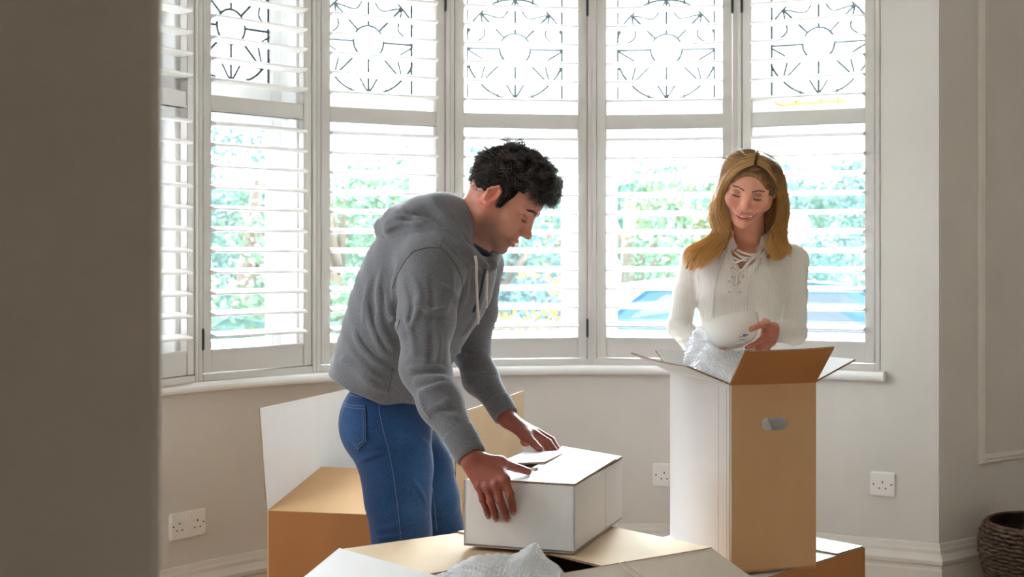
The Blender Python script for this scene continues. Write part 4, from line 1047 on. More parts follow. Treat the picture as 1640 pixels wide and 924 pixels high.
hd.add(lambda p: (np.sin(p[:, 0] * 61 + p[:, 2] * 43) * np.sin(p[:, 1] * 57 - p[:, 2] * 39 + 1.3) * .0016).astype(np.float32), 0, 'd')
hme = hd.mesh((-.56, 3.0, .78), (.06, 3.92, 1.46), .0036, 'hoodie')
HOODIE = obj('hoodie', hme, M_HOOD, MAN, world=True, smooth=True)
HOODIE['label'] = 'heather grey zip hoodie'
M_SEAM = fabric('dark_grey_seam', (0.06, 0.058, 0.06), (0.10, 0.098, 0.10), 300, .2, 500)
def seam(pxs, parent, fld, m, r=.0011, off=.0004, nm='seam'):
    o_ = []; pr_ = None
    for a_, b_ in zip(pxs[:-1], pxs[1:]):
        for t in range(5):
            v_ = hit(fld, a_[0] + (b_[0] - a_[0]) * t / 5, a_[1] + (b_[1] - a_[1]) * t / 5)
            if v_ is None or (pr_ is not None and np.linalg.norm(v_ - pr_) > .03): continue
            pr_ = v_; o_.append(Vector(v_) * (1 - off / 3.5) + Vector((0, 0, CAM_Z * off / 3.5)))
    if len(o_) > 2: return obj(nm, tube(o_, r, 6), m, parent, world=True, smooth=True)
for pxs in ([(628, 462), (636, 440), (648, 418), (662, 402), (685, 396), (704, 397), (716, 405), (730, 424), (740, 446), (742, 466), (736, 488)], [(705, 396), (709, 376)], [(640, 512), (632, 545), (618, 566)], [(629, 590), (625, 615), (621, 636)], [(735, 545), (745, 580), (765, 620), (784, 652)]):
    seam(pxs, HOODIE, hd, M_SEAM)
def cuff(a, b, ra, rb, nm='cuff'):
    a, b = Vector(a), Vector(b); u = (b - a).normalized(); s_ = u.cross(Vector((0, 0, 1))).normalized(); t_ = u.cross(s_)
    bm = bmesh.new(); n = 96; rings = []
    for (f_, dr) in ((-.06, -.006), (0, .0015), (.06, .003), (.2, .0022), (.5, .0026), (.85, .0018), (.97, .001), (1.0, -.002), (.97, -.005), (.6, -.007)):
        ring = []
        for k_ in range(n):
            an = 2 * math.pi * k_ / n; r = ra + (rb - ra) * f_ + dr + (.0006 if k_ % 2 else -.0004) * (1 if .0 < f_ < .98 else 0)
            ring.append(bm.verts.new(a + (b - a) * f_ + (s_ * math.cos(an) + t_ * math.sin(an)) * r))
        rings.append(ring)
    for i_ in range(len(rings) - 1):
        for k_ in range(n): bm.faces.new((rings[i_][k_], rings[i_][(k_ + 1) % n], rings[i_ + 1][(k_ + 1) % n], rings[i_ + 1][k_]))
    bmesh.ops.recalc_face_normals(bm, faces=bm.faces)
    return obj(nm, bm, M_RIBBING, HOODIE, world=True, smooth=True)
cuff(mp(734, 693, 3.151), mp(756, 732, 3.116), .0365, .0335); cuff(mp(797, 643, 3.656), mp(811, 667, 3.625), .034, .0315)
for pts, lb in (([(761, 410, 3.415), (763, 422, 3.405), (763, 445, 3.41), (764, 475, 3.425), (766, 508, 3.44)], 'cream drawstring'), ([(779, 428, 3.50), (780, 440, 3.49), (779, 465, 3.495), (779, 482, 3.50)], 'cream drawstring')):
    c_ = obj('drawstring', tube([P(*q_) for q_ in pts], .0036, 8), M_CORD, HOODIE, world=True, smooth=True); c_['label'] = lb
    e_ = P(*pts[-1]); obj('drawstring_tip', tube([e_ + Vector((0, 0, .002)), e_ - Vector((0, 0, .018))], [.004, .0025], 8), M_CORD if lb else M_CORD, HOODIE, world=True, smooth=True)
zp = [hit(src2, x, y) for x, y in ((777, 432), (775, 440), (771, 460), (766, 480), (758, 500))]
zp = [Vector(v) + Vector((.001, -.003, 0)) for v in zp if v is not None]
if len(zp) > 2: obj('zip', tube(zp, .0032, 6), mat('dark_zip', (.05, .05, .055), .4, .1, 300, metal=.6), HOODIE, world=True, smooth=True)
# navy T-shirt neckline
tn = []
for k_ in range(25):
    an = 2 * math.pi * k_ / 24; c_ = mp(757, 384, 3.575); u = (WH(-.030, 0, -.030) - mp(736, 392, 3.585)); u /= np.linalg.norm(u); s_ = np.cross(u, A(0, 1, 0)); s_ /= np.linalg.norm(s_); t_ = np.cross(u, s_)
    tn.append(c_ - u * .012 + (s_ * math.cos(an) + t_ * math.sin(an)) * .0635)
obj('t_shirt', tube(tn, .010, 8), M_NAVY, MAN, world=True, smooth=True)

# --- jeans
jn = Field()
jn.add(ell(mp(620, 672, 3.6), (.120, .165, .125), frame((1, -.15, 0), (0.15, 1, 0))), .03)
for Y, sh in ((3.525, 0), (3.665, 5)): jn.add(ball(mp(606 + sh, 684, Y), .080), .05)
chain(jn, [mp(627, 700, 3.515), mp(635, 750, 3.505), mp(637, 800, 3.50), mp(643, 852, 3.495), mp(637, 930, 3.52), mp(628, 1050, 3.54), mp(622, 1155, 3.55)], [.104, .088, .0785, .0715, .068, .066, .062], .03)
chain(jn, [mp(634, 700, 3.68), mp(668, 750, 3.69), mp(685, 800, 3.70), mp(696, 850, 3.70), mp(690, 930, 3.72), mp(676, 1040, 3.74), mp(668, 1120, 3.75)], [.11, .091, .080, .0735, .069, .066, .062], .03)
srcj = Field(); srcj.ops = list(jn.ops)
for pxs in ([(598, 852), (620, 846), (650, 838)], [(640, 835), (665, 826), (684, 820)], [(600, 862), (630, 860), (655, 855)], [(660, 770), (675, 790), (682, 810)], [(575, 740), (600, 728), (620, 725)], [(700, 830), (718, 824), (732, 815)], [(645, 690), (668, 700), (688, 715)], [(585, 700), (600, 715), (625, 712)]):
    groove(jn, pxs, .006, .018, 'u', .004, srcj)
srcj2 = Field(); srcj2.ops = list(jn.ops)
side = [(606, 640), (608, 662), (614, 690), (621, 715), (628, 750), (634, 790), (639, 830), (642, 862)]
groove(jn, side, .0014, .004, 's', 0, srcj2)
jme = jn.mesh((-.52, 3.35, .04), (-.08, 3.86, 1.0), .0042, 'jeans')
def denim_tint(p):
    # worn, faded patches on thigh fronts, seat and knees
    c = np.ones((len(p), 3), np.float32)
    f = np.zeros(len(p), np.float32)
    for (x, y, Y, r) in ((668, 760, 3.43, .13), (655, 815, 3.42, .09), (575, 690, 3.47, .09), (712, 790, 3.63, .11), (640, 700, 3.42, .09)):
        f = np.maximum(f, near(p, mp(x, y, Y), r))
    return c * (1 + 1.3 * f[:, None] * np.array([1.0, .85, .6], np.float32))
paint(jme, denim_tint)
JEANS = obj('jeans', jme, M_DENIM, MAN, world=True, smooth=True); JEANS['label'] = 'blue denim jeans'
def stitch(pxs, r=.0011, off=.0015, fld=srcj2):
    pts = []
    for x, y in pxs:
        v = hit(fld, x, y)
        if v is not None: pts.append(Vector(v) * (1 - off / 3.5) + Vector((0, 0, CAM_Z * off / 3.5)))
    return pts
def dense(pxs, n=5):
    o = []
    for a, b in zip(pxs[:-1], pxs[1:]): o += [(a[0] + (b[0] - a[0]) * t / n, a[1] + (b[1] - a[1]) * t / n) for t in range(n)]
    return o + [pxs[-1]]
pocket = [(541, 637), (545, 642), (560, 646), (586, 648), (587, 670), (588, 708), (573, 724), (562, 712)]
pp = stitch(dense([(546, 641), (560, 646), (586, 648), (587, 670), (588, 708), (574, 723), (562, 708), (551, 680), (546, 655)], 6), off=.003)
if len(pp) > 8:   # back pocket: a patch raised off the seat
    c_ = sum(pp, Vector()) / len(pp); bm = bmesh.new(); n = len(pp); R_ = []
    for s_ in (0.0, .25, .5, .75, .93, 1.0):
        ring = []
        for v in pp:
            q_ = c_.lerp(v, s_); px_ = q_.x / q_.y * F_PX + CX; py_ = HY - (q_.z - CAM_Z) / q_.y * F_PX; hv = hit(srcj2, px_, py_)
            hv = Vector(hv) if hv is not None else q_; ring.append(bm.verts.new(hv * (1 - (.0026 if s_ < .97 else .0002) / 3.5) + Vector((0, 0, CAM_Z * .0026 / 3.5 if s_ < .97 else 0))))
        R_.append(ring)
    for i_ in range(1, len(R_) - 1):
        for k_ in range(n - 1): bm.faces.new((R_[i_][k_], R_[i_][k_ + 1], R_[i_ + 1][k_ + 1], R_[i_ + 1][k_]))
        bm.faces.new((R_[i_][n - 1], R_[i_][0], R_[i_ + 1][0], R_[i_ + 1][n - 1]))
    bm.faces.new(R_[1]); bmesh.ops.recalc_face_normals(bm, faces=bm.faces)
    pme = bpy.data.meshes.new('back_pocket'); bm.to_mesh(pme); bm.free(); paint(pme, denim_tint)
    pk = obj('back_pocket', pme, M_DENIM, JEANS, world=True, smooth=True)
    for pxs in ([(548, 644), (561, 649), (584, 651)], [(549, 649), (561, 653), (584, 655)], [(584, 652), (585, 670), (585.5, 706), (573, 719), (564, 708)], [(581, 656), (582, 670), (582.5, 704), (573, 713)]):
        s_ = stitch(dense(pxs, 4), off=.0042)
        if len(s_) > 2: obj('stitching', tube(s_, .0007, 5), M_STITCH, JEANS, world=True)
for pxs in (side, [(541, 628), (552, 631), (566, 634), (580, 637)], [(541, 621), (556, 625), (570, 628)], [(692, 780), (696, 810), (700, 850)]):
    s_ = stitch(dense(pxs, 4), off=.0012)
    if len(s_) > 2: obj('stitching', tube(s_, .0007, 5), M_STITCH, JEANS, world=True)
v = hit(srcj2, 609, 641)
if v is not None: obj('rivet', tube([Vector(v) + Vector((0, -.003, 0)), Vector(v) + Vector((0, .002, 0))], .0038, 10), M_COPPER, JEANS, world=True, smooth=True)
# --- shoes
M_SHOE = mat('brown_leather', (0.10, 0.05, 0.025), .45, .1, 30)
for (x, Y) in ((mp(622, 1155, 3.55)[0], 3.55), (mp(668, 1120, 3.75)[0], 3.75)):
    sf = Field(); sf.add(econe((x - .04, Y, .045), (x + .16, Y - .03, .035), .048, .042, (0, 0, 1), .8), .02); sf.add(cone((x, Y, .06), (x, Y, .11), .045, .042), .02)
    sf.add(lambda p: -(p[:, 2] - .002), 0.004, 'i')
    obj('shoe', sf.mesh((x - .12, Y - .12, -.02), (x + .24, Y + .08, .17), .006, 'shoe'), M_SHOE, MAN, world=True, smooth=True)
# ------------------------------------------------------------------ the woman
def rib_mat(name, col, pitch, depth):
    m = mat(name, col, .85, .03, 8.0, spec=.15, sheen=.25); nt = m.node_tree; b = nt.nodes['Principled BSDF']
    tc = nt.nodes.new('ShaderNodeTexCoord'); wv = nt.nodes.new('ShaderNodeTexWave'); wv.inputs['Scale'].default_value = 2 * math.pi / (20 * pitch); wv.inputs['Distortion'].default_value = .6; wv.inputs['Detail'].default_value = 1
    bp = nt.nodes.new('ShaderNodeBump'); bp.inputs['Strength'].default_value = .8; bp.inputs['Distance'].default_value = depth
    nt.links.new(tc.outputs['Object'], wv.inputs['Vector']); nt.links.new(wv.outputs['Fac'], bp.inputs['Height']); nt.links.new(bp.outputs[0], b.inputs['Normal']); return m
M_KNIT = rib_mat('cream_ribbed_knit', (0.80, 0.765, 0.70), .0050, .0012)
M_LACE = fabric('cream_lace', (0.70, 0.65, 0.57), (0.78, 0.73, 0.65), 200, .3, 500)
M_TEETH = mat('teeth', (0.85, 0.82, 0.76), .2, .02, 20)
M_HAIR_B = hair_mat('golden_hair', (.24, .12, .042), (.56, .32, .12), (.62, .27, .06), (1.0, .64, .22), .30)
M_CAP_B = mat('golden_hair_mass', (.20, .10, .038), .5, .2, 60, col2=(.32, .165, .06), bump=.5, bscale=90, stretch=(3, 3, .5))
M_LASH = mat('dark_lashes', (0.03, 0.018, 0.012), .5, .1, 100); M_BROW_B = mat('brown_brow_hair', (0.13, 0.065, 0.03), .6, .1, 100)

FS = .885
WM4 = Matrix.Rotation(D(-9), 4, 'Z') @ Matrix.Rotation(D(11), 4, 'Y') @ Matrix.Rotation(D(26), 4, 'X')
bx = WM4.to_3x3() @ Vector((0, -1, 0)); by = WM4.to_3x3() @ Vector((1, 0, 0)); bz = WM4.to_3x3() @ Vector((0, 0, 1))
HW = Matrix(((bx.x, by.x, bz.x, 0), (bx.y, by.y, bz.y, 0), (bx.z, by.z, bz.z, 0), (0, 0, 0, 1)))
_c = P(1186, 367, 3.895) - HW.to_3x3() @ (Vector((.088, 0, -.116)) * FS); HW.translation = _c
wb = Field()
WW = head_field(wb, HW, FS, female=True, smile=True, wy=1.16)
wb.add(cone(WW(-.028, 0, -.035), mp(1199, 402, 4.035), .045, .047), .02)
wb.add(econe(mp(1199, 402, 4.035), mp(1190, 470, 4.03), .055, .10, (0, 1, 0), .85), .035)
for x in (1120, 1264): wb.add(cone(mp(1196, 408, 4.04), mp(x, 420, 4.03), .045, .033), .03)
for x0, x1 in ((1176, 1135), (1216, 1258)): wb.add(cone(mp(x0, 410, 3.962), mp(x1, 403, 4.0), .012, .012), .02)     # collar bones
wb.add(ell(mp(1193, 428, 3.992), (.072, .058, .065)), .02)
chain(wb, [mp(1118, 420, 4.035), mp(1098, 470, 4.025), mp(1088, 522, 3.975), mp(1114, 552, 3.875), mp(1150, 558, 3.79)], [.034, .022, .021, .020, .018], .01)
chain(wb, [mp(1266, 420, 4.025), mp(1274, 470, 4.015), mp(1273, 533, 3.955), mp(1239, 529, 3.835)], [.034, .021, .021, .0195], .01)
# her left hand: thumb on the bowl's wall, fingers under it
ww = mp(1239, 529, 3.835)
wf = [((1224, 540, 3.766), (1212, 550, 3.724), (1203, 554, 3.706), (1196, 557, 3.695)), ((1228, 544, 3.782), (1217, 556, 3.745), (1209, 561, 3.728), (1201, 564, 3.716)),
      ((1232, 547, 3.800), (1223, 560, 3.768), (1215, 566, 3.750), (1208, 568, 3.742)), ((1237, 547, 3.822), (1228, 560, 3.806), (1222, 566, 3.794), (1216, 568, 3.786))]
for i_, f in enumerate(wf): wb.add(econe(ww + A(-.004, -.004, .006 - .005 * i_), mp(*f[0]), .0165, .0112, (.6, .8, 0), .8), .010)
for i_, f in enumerate(wf):
    r = (.0078, .0080, .0077, .0068)[i_]; chain(wb, [mp(*v) for v in f], [r * 1.15, r, r * .9, r * .76], .002, .005)
wt = [mp(1233, 519, 3.805), mp(1226, 518, 3.755), mp(1215, 521, 3.694), mp(1203, 527, 3.655)]
wb.add(cone(ww, wt[1], .0165, .0115), .010); chain(wb, wt[1:], [.0112, .0090, .0074], .003); wb.add(cone(wt[1], mp(1226, 538, 3.782), .011, .011), .012)
# her right hand: cupped under the bowl inside the wrap
w3 = mp(1136, 557, 3.80)
for i_, (dx, dy, dY) in enumerate(((8, -12, 0), (14, -4, -.012), (17, 3, -.018), (17, 10, -.014))):
    dY += .045; dx *= .5; m0 = mp(1140 + dx * .4, 558 + dy * .5, 3.765 + dY * .5); wb.add(cone(w3, m0, .016, .011), .01)
    chain(wb, [m0, mp(1147 + dx, 562 + dy, 3.735 + dY), mp(1151 + dx, 566 + dy, 3.722 + dY), mp(1154 + dx, 568 + dy, 3.716 + dY)], [.0088, .0078, .007, .006], .002, .005)
chain(wb, [w3, mp(1140, 540, 3.77), mp(1144, 528, 3.745), mp(1148, 521, 3.735)], [.016, .0112, .009, .0075], .003, .01)
me = wb.mesh((.46, 3.62, .88), (.92, 4.18, 1.6), .0019, 'person')
HWi = np.array(HW.inverted(), np.float32)
def woman_tint(p):
    l = (p @ HWi[:3, :3].T + HWi[:3, 3]) / FS; c = np.ones((len(p), 3), np.float32); ax = np.abs(l[:, 1]); inhead = (np.abs(l) < .2).all(1)
    zc = -.0692 + .0060 * (ax / .0265) ** 2
    lip = np.exp(-((l[:, 2] - zc) / .0105) ** 4 - (ax / .0265) ** 6) * (l[:, 0] > .074) * inhead
    c[:, 0] *= 1 - lip * .06; c[:, 1] *= 1 - lip * .60; c[:, 2] *= 1 - lip * .48
    ck = np.exp(-((ax - .042) / .018) ** 2 - ((l[:, 2] + .028) / .016) ** 2) * (l[:, 0] > .04) * inhead
    c[:, 1] *= 1 - ck * .14; c[:, 2] *= 1 - ck * .10
    lid = np.exp(-((ax - .032) / .013) ** 4 - ((l[:, 2] - .008) / .009) ** 2) * (l[:, 0] > .06) * inhead
    c *= (1 - lid * np.array(.36))[:, None]
    hand = (p[:, 2] < 1.08)[:, None]; c = np.where(hand, c * np.array([.80, .58, .55]), c)
    return c
paint(me, woman_tint)
WOMAN = obj('person', me, M_SKIN_F, smooth=True, base=(.68, 4.08, 0))
tag(WOMAN, 'smiling woman with long golden hair in a cream lace-up jumper holding a bowl', 'person')
def proj(fd, H, s, y, z, off=.0006):
    """put a spot of the face (given in head y, z) on the skin"""
    o = np.array(H @ (Vector((.16, y, z)) * s), np.float32); d = np.array(H.to_3x3() @ Vector((-1, 0, 0)), np.float32); t = 0
    for _ in range(60):
        e = float(fd.eval((o + d * t)[None])[0]); t += max(e * .8, .0002)
        if e < .0004: break
    return Vector(o + d * (t - off))
def face_details(fd, H, s, person, browm, lashm, female):
    for q_ in (-1, 1):
        bm = bmesh.new(); n = 30
        for k_ in range(n):
            t = k_ / (n - 1); y0, z0 = .012 + .036 * t, .0225 + .0065 * math.sin(math.pi * min(1, t * 1.15) * .62) - .010 * max(0, t - .55)
            wd = (.0080 if not female else .0026) * (1 - .65 * t)
            for j_ in (-.5, 0, .5):
                a = proj(fd, H, s, q_ * y0, z0 + j_ * wd); b = proj(fd, H, s, q_ * (y0 + .005), z0 + j_ * wd * .5 + .0012, .0010)
                add_tube(bm, [a, b], [.00095 * s, .0003], 4)
        obj('eyebrow', bm, browm, person, world=True)
        pts = [proj(fd, H, s, q_ * (.0195 + .0255 * t / 9), -.0030 - .0030 * math.sin(math.pi * t / 9), .0004) for t in range(10)]
        bm = tube(pts, [.0005, .0009, .0011, .0012, .0013, .0014, .0014, .0013, .0010, .0005], 6)
        for t in range(1, 10):
            a = pts[t]; out_ = H.to_3x3() @ Vector((.0055, q_ * (.001 + .0004 * t), -.0035)); add_tube(bm, [a, a + out_ * s], [.0005, .0002], 4)
        obj('eyelash', bm, lashm, person, world=True)
face_details(wb, HW, FS, WOMAN, M_BROW_B, M_LASH, True)
face_details(body, HM, 1.0, MAN, M_BROW, M_BROW, False)
# teeth in the smile
bm = bmesh.new()
for k_ in range(-4, 5):
    y_ = k_ * .0050; x_ = .0950 - .42 * abs(y_) ** 1.35 * 2.2; zc = -.0672 + .0052 * (y_ / .0225) ** 2
    q_ = bmesh.ops.create_icosphere(bm, subdivisions=2, radius=1.0); hgt = .0052 * (1 - .35 * (abs(k_) / 4) ** 1.5)
    for v in q_['verts']: v.co = Vector(WW(x_ + v.co.x * .0022, y_ + v.co.y * .0031, zc + v.co.z * hgt))
obj('teeth', bm, M_TEETH, WOMAN, world=True, smooth=True)

# --- jumper
sw = Field()
pr = [(404, .085, .78), (425, .128, .70), (455, .132, .76), (490, .116, .78), (530, .106, .80), (575, .112, .80), (650, .138, .78)]
for (y0, r0, f0), (y1, r1, f1) in zip(pr[:-1], pr[1:]): sw.add(econe(mp(1188 - (y0 - 404) * .03, y0, 4.02), mp(1188 - (y1 - 404) * .03, y1, 4.02), r0, r1, (0, 1, 0), f0), .03)
for x in (1152, 1214): sw.add(ball(mp(x, 466, 3.958), .048), .045)
for x in (1116, 1268): sw.add(cone(mp(1194, 402, 4.03), mp(x, 417, 4.03), .050, .048), .03)
sw.add(lambda p: (CAM_Z - .27) - p[:, 2], .01, 'i')
chain(sw, [mp(1117, 420, 4.035), mp(1098, 470, 4.025), mp(1088, 522, 3.975), mp(1114, 552, 3.875), mp(1136, 557, 3.80)], [.050, .036, .035, .034, .029], .012)
chain(sw, [mp(1268, 420, 4.025), mp(1274, 470, 4.015), mp(1273, 533, 3.955), mp(1245, 531, 3.845)], [.049, .034, .034, .030], .012)
sws = Field(); sws.ops = list(sw.ops)
for pxs in ([(1070, 512), (1085, 516), (1108, 512)], [(1070, 526), (1088, 530), (1112, 524)], [(1078, 542), (1094, 544), (1112, 536)], [(1256, 512), (1272, 516), (1290, 510)], [(1258, 528), (1276, 530), (1292, 524)], [(1228, 440), (1243, 455), (1248, 475)], [(1250, 470), (1246, 490), (1240, 505)], [(1116, 440), (1120, 460), (1116, 480)], [(1120, 530), (1150, 540), (1190, 535)]):
    groove(sw, pxs, .0065, .016, 'u', .004, sws)
# lace-up slit and neck opening
NL = [(1196, 384, .054), (1192, 404, .040), (1188, 419, .022), (1186, 428, .010), (1185, 434, .003)]
for a, b in zip(NL[:-1], NL[1:]): sw.add(cone(mp(a[0], a[1], 3.93), mp(b[0], b[1], 3.925), a[2] , b[2]), .004, 's')
sw.add(cone(WW(-.028, 0, -.06), mp(1198, 398, 4.03), .052, .056), .006, 's')
SWF = sw
swm = sw.mesh((.42, 3.7, .92), (.98, 4.2, 1.36), .0032, 'jumper')
JUMPER = obj('jumper', swm, M_KNIT, WOMAN, world=True, smooth=True); JUMPER['label'] = 'cream ribbed lace-up jumper'
def on(px, py, off=.003):
    v = hit(sws, px, py); return Vector(v) * (1 - off / 3.9) + Vector((0, 0, CAM_Z * off / 3.9)) if v is not None else P(px, py, 3.91)
# rolled neckline edge
nk = [(1163, 394), (1168, 406), (1174, 417), (1180, 427), (1184, 434), (1188, 434), (1193, 427), (1202, 416), (1213, 407), (1222, 399)]
obj('neckline_edge', tube([on(x, y, .001) for x, y in nk], .0042, 8), M_KNIT, JUMPER, world=True, smooth=True)
for pts in ([(1180, 400), (1190, 405), (1203, 408), (1213, 406)], [(1176, 403), (1186, 411), (1200, 414), (1208, 410)], [(1174, 412), (1184, 417), (1196, 417)], [(1197, 412), (1188, 416), (1178, 421), (1172, 420)],
            [(1173, 430), (1181, 437), (1189, 442)], [(1190, 431), (1182, 437), (1174, 442)], [(1169, 452), (1176, 460), (1184, 467)], [(1184, 453), (1176, 460), (1168, 466)], [(1181, 424), (1180, 446), (1178, 456)]):
    obj('lace', tube([on(x, y, .0055) for x, y in pts], .0035, 8), M_LACE, JUMPER, world=True, smooth=True)
for pts in ([(1163, 402), (1156, 420), (1149, 440), (1144, 465), (1142, 490), (1141, 510)], [(1219, 413), (1212, 428), (1203, 445), (1198, 460), (1196, 480), (1196, 500)]):
    obj('hanging_lace', tube([on(x, y, .0045) for x, y in pts], .0026, 8), M_LACE, JUMPER, world=True, smooth=True)
for x, y in ((1172, 429), (1190, 430), (1173, 443), (1190, 443), (1168, 451), (1185, 452), (1168, 467), (1185, 468)):
    a = on(x, y, .003); bm = bmesh.new(); add_tube(bm, [a + Vector((math.cos(t * .785) * .0028, 0, math.sin(t * .785) * .0028)) for t in range(9)], .0009, 5); obj('eyelet', bm, M_COPPER, JUMPER, world=True)
# --- trousers, out of sight behind the cartons
tr = Field()
tr.add(ell(mp(1186, 665, 4.06), (.14, .11, .14)), .03)
for x in (-1, 1): chain(tr, [A(.665 + x * .075, 4.07, .78), A(.665 + x * .08, 4.10, .45), A(.665 + x * .08, 4.12, .05)], [.085, .06, .045], .03)
tr.add(lambda p: -(p[:, 2] - .003), .004, 'i')
trm = tr.mesh((.46, 3.9, -.03), (.88, 4.25, 1.02), .008, 'trousers'); paint(trm, lambda p: np.ones((len(p), 3), np.float32))
obj('trousers', trm, M_DENIM, WOMAN, world=True, smooth=True)

# --- hair: mass over the skull, long side falls, loose strands
wc = Field(); RW = np.array(HW.to_3x3(), np.float32).T
EW = lambda c, r: ell(WW(*c), np.array(r) * FS, RW)
wc.add(EW((-.014, 0, .030), (.099, .088, .081)), .02); wc.add(EW((.036, 0, .040), (.060, .072, .050)), .03)
wc.add(EW((.128, 0, -.030), (.086, .080, .112)), .012, 's')
wc.add(EW((.02, 0, -.125), (.13, .2, .09)), .01, 's')
wc_top = Field(); wc_top.ops = list(wc.ops)
GL = [  # falls at the picture's left, from the face outward: (px, py, Y)
    [(1206, 264, 3.862), (1188, 271, 3.858), (1171, 286, 3.862), (1160, 306, 3.880), (1156, 330, 3.900), (1162, 354, 3.915), (1167, 376, 3.922), (1156, 396, 3.915), (1138, 409, 3.905), (1122, 424, 3.905)],
    [(1208, 256, 3.875), (1184, 264, 3.870), (1164, 284, 3.875), (1152, 312, 3.892), (1150, 342, 3.912), (1157, 368, 3.925), (1150, 390, 3.922), (1130, 404, 3.912), (1113, 415, 3.912), (1106, 431, 3.915)],
    [(1210, 249, 3.90), (1181, 257, 3.897), (1160, 282, 3.905), (1148, 316, 3.92), (1145, 348, 3.93), (1151, 373, 3.935), (1138, 392, 3.932), (1118, 402, 3.928), (1105, 414, 3.93), (1100, 430, 3.935)],
    [(1211, 246, 3.935), (1183, 253, 3.935), (1160, 279, 3.94), (1145, 317, 3.95), (1141, 348, 3.96), (1145, 372, 3.965), (1132, 388, 3.96), (1112, 396, 3.955), (1103, 404, 3.955), (1099, 417, 3.96)]]
GR = [
    [(1213, 262, 3.862), (1229, 272, 3.862), (1242, 290, 3.872), (1249, 312, 3.893), (1250, 338, 3.915), (1243, 362, 3.930), (1236, 381, 3.930), (1235, 395, 3.922), (1239, 406, 3.915), (1229, 412, 3.908)],
    [(1214, 255, 3.875), (1234, 265, 3.872), (1249, 289, 3.884), (1254, 316, 3.905), (1253, 342, 3.925), (1247, 365, 3.938), (1243, 383, 3.938), (1245, 397, 3.930), (1241, 407, 3.922), (1232, 411, 3.915)],
    [(1214, 248, 3.90), (1237, 257, 3.90), (1253, 285, 3.91), (1258, 318, 3.93), (1256, 345, 3.945), (1250, 366, 3.95), (1252, 384, 3.95), (1254, 398, 3.945), (1246, 408, 3.935), (1238, 408, 3.930)],
    [(1215, 245, 3.935), (1237, 252, 3.935), (1254, 278, 3.94), (1259, 315, 3.955), (1257, 344, 3.97), (1252, 368, 3.975), (1256, 386, 3.975), (1262, 398, 3.97), (1258, 404, 3.96), (1252, 402, 3.955)]]
for Gd in (GL, GR):
    for g in Gd: 
        pts = [mp(v[0], v[1], v[2] + .012) for v in g][3:]; rs = [.006, .007, .009, .009, .008, .006, .003]
        chain(wc, pts, rs, .012)
_sk = Field(); _sk.ops = list(wc_top.ops) + [o_ for o_ in wb.ops[:12]]
for Gd in (GL, GR):      # the upper part of every fall lies on the skull
    for j, g in enumerate(Gd):
        for q_ in range(5):
            h_ = hit(_sk, g[q_][0], g[q_][1], 3.5)
            if h_ is not None: g[q_] = (g[q_][0], g[q_][1], min(g[q_][2], float(h_[1]) - .004 - .001 * (3 - j)) if q_ < 4 else min(g[q_][2], float(h_[1]) + .004))
# fall behind the neck
for x0, x1 in ((1164, 1158), (1176, 1172), (1228, 1234), (1244, 1246)): wc.add(cone(mp(x0, 320, 4.0), mp(x1, 388, 4.02), .028, .018), .02)
wc.add(cone(mp(1205, 320, 4.02), mp(1200, 385, 4.07), .06, .03), .03)
HWv = HWi
wcm = wc.mesh((.44, 3.80, 1.2), (.90, 4.16, 1.62), .003, 'hair')
hairw = obj('hair', wcm, M_CAP_B, WOMAN, world=True, smooth=True)
def crv(g, K):
    g = np.array([tuple(P(*v)) for v in g]); n = len(g); t = np.linspace(0, n - 1, K); i = np.clip(np.floor(t).astype(int), 0, n - 2); f = (t - i)[:, None]
    a, b, c, d = g[np.clip(i - 1, 0, n - 1)], g[i], g[i + 1], g[np.clip(i + 2, 0, n - 1)]
    return .5 * ((2 * b) + (c - a) * f + (2 * a - 5 * b + 4 * c - d) * f * f + (3 * b - a - 3 * c + d) * f ** 3)
K = 30
S_, R_l = [], []
for Gd, sgn in ((GL, -1), (GR, 1)):
    C_ = np.stack([crv(g, K) for g in Gd])
    n = 2600; u = RNG.uniform(0, len(Gd) - 1.001, n); i = u.astype(int); f = (u - i)[:, None, None]; base = C_[i] * (1 - f) + C_[i + 1] * f
    lock = np.floor(u * 7).astype(int); lr = np.random.default_rng(5).uniform(-1, 1, (40, 3))[lock % 40]
    s_ = np.linspace(0, 1, K)[None, :, None]; amp = np.clip(s_ - .22, 0, 1) ** 1.1
    wave = np.stack([np.sin(s_[..., 0] * 15 + lr[:, :1] * 1.6) * .0085, np.cos(s_[..., 0] * 13 + lr[:, 1:2] * 2) * .006, np.sin(s_[..., 0] * 12 + lr[:, 2:] * 2) * .003], -1) * np.clip(s_ * 1.6 - .3, 0, 1)
    off = RNG.normal(0, 1, (n, 1, 3)); off /= np.linalg.norm(off, axis=2, keepdims=True); off *= RNG.uniform(.2, 1, (n, 1, 1)) ** .5
    env = .0030 + .0125 * np.clip(s_ * 3 - .6, 0, 1) * (1 - .45 * np.clip(s_ * 2.2 - 1.2, 0, 1))
    pt = base + off * env + lr[:, None, :] * .009 * amp + wave
    pt += RNG.normal(0, .0016, (n, 1, 3)) * s_
    # strands end at different lengths
    end = RNG.uniform(.72, 1.0, n); tt = np.linspace(0, 1, K)[None] * end[:, None] * (K - 1); ii = np.clip(tt.astype(int), 0, K - 2); ff = (tt - ii)[..., None]
    pt = np.take_along_axis(pt, ii[..., None].repeat(3, 2), 1) * (1 - ff) + np.take_along_axis(pt, (ii + 1)[..., None].repeat(3, 2), 1) * ff
    S_.append(pt); R_l.append(np.linspace(1, .4, K)[None] * RNG.uniform(.0005, .0009, (n, 1)))
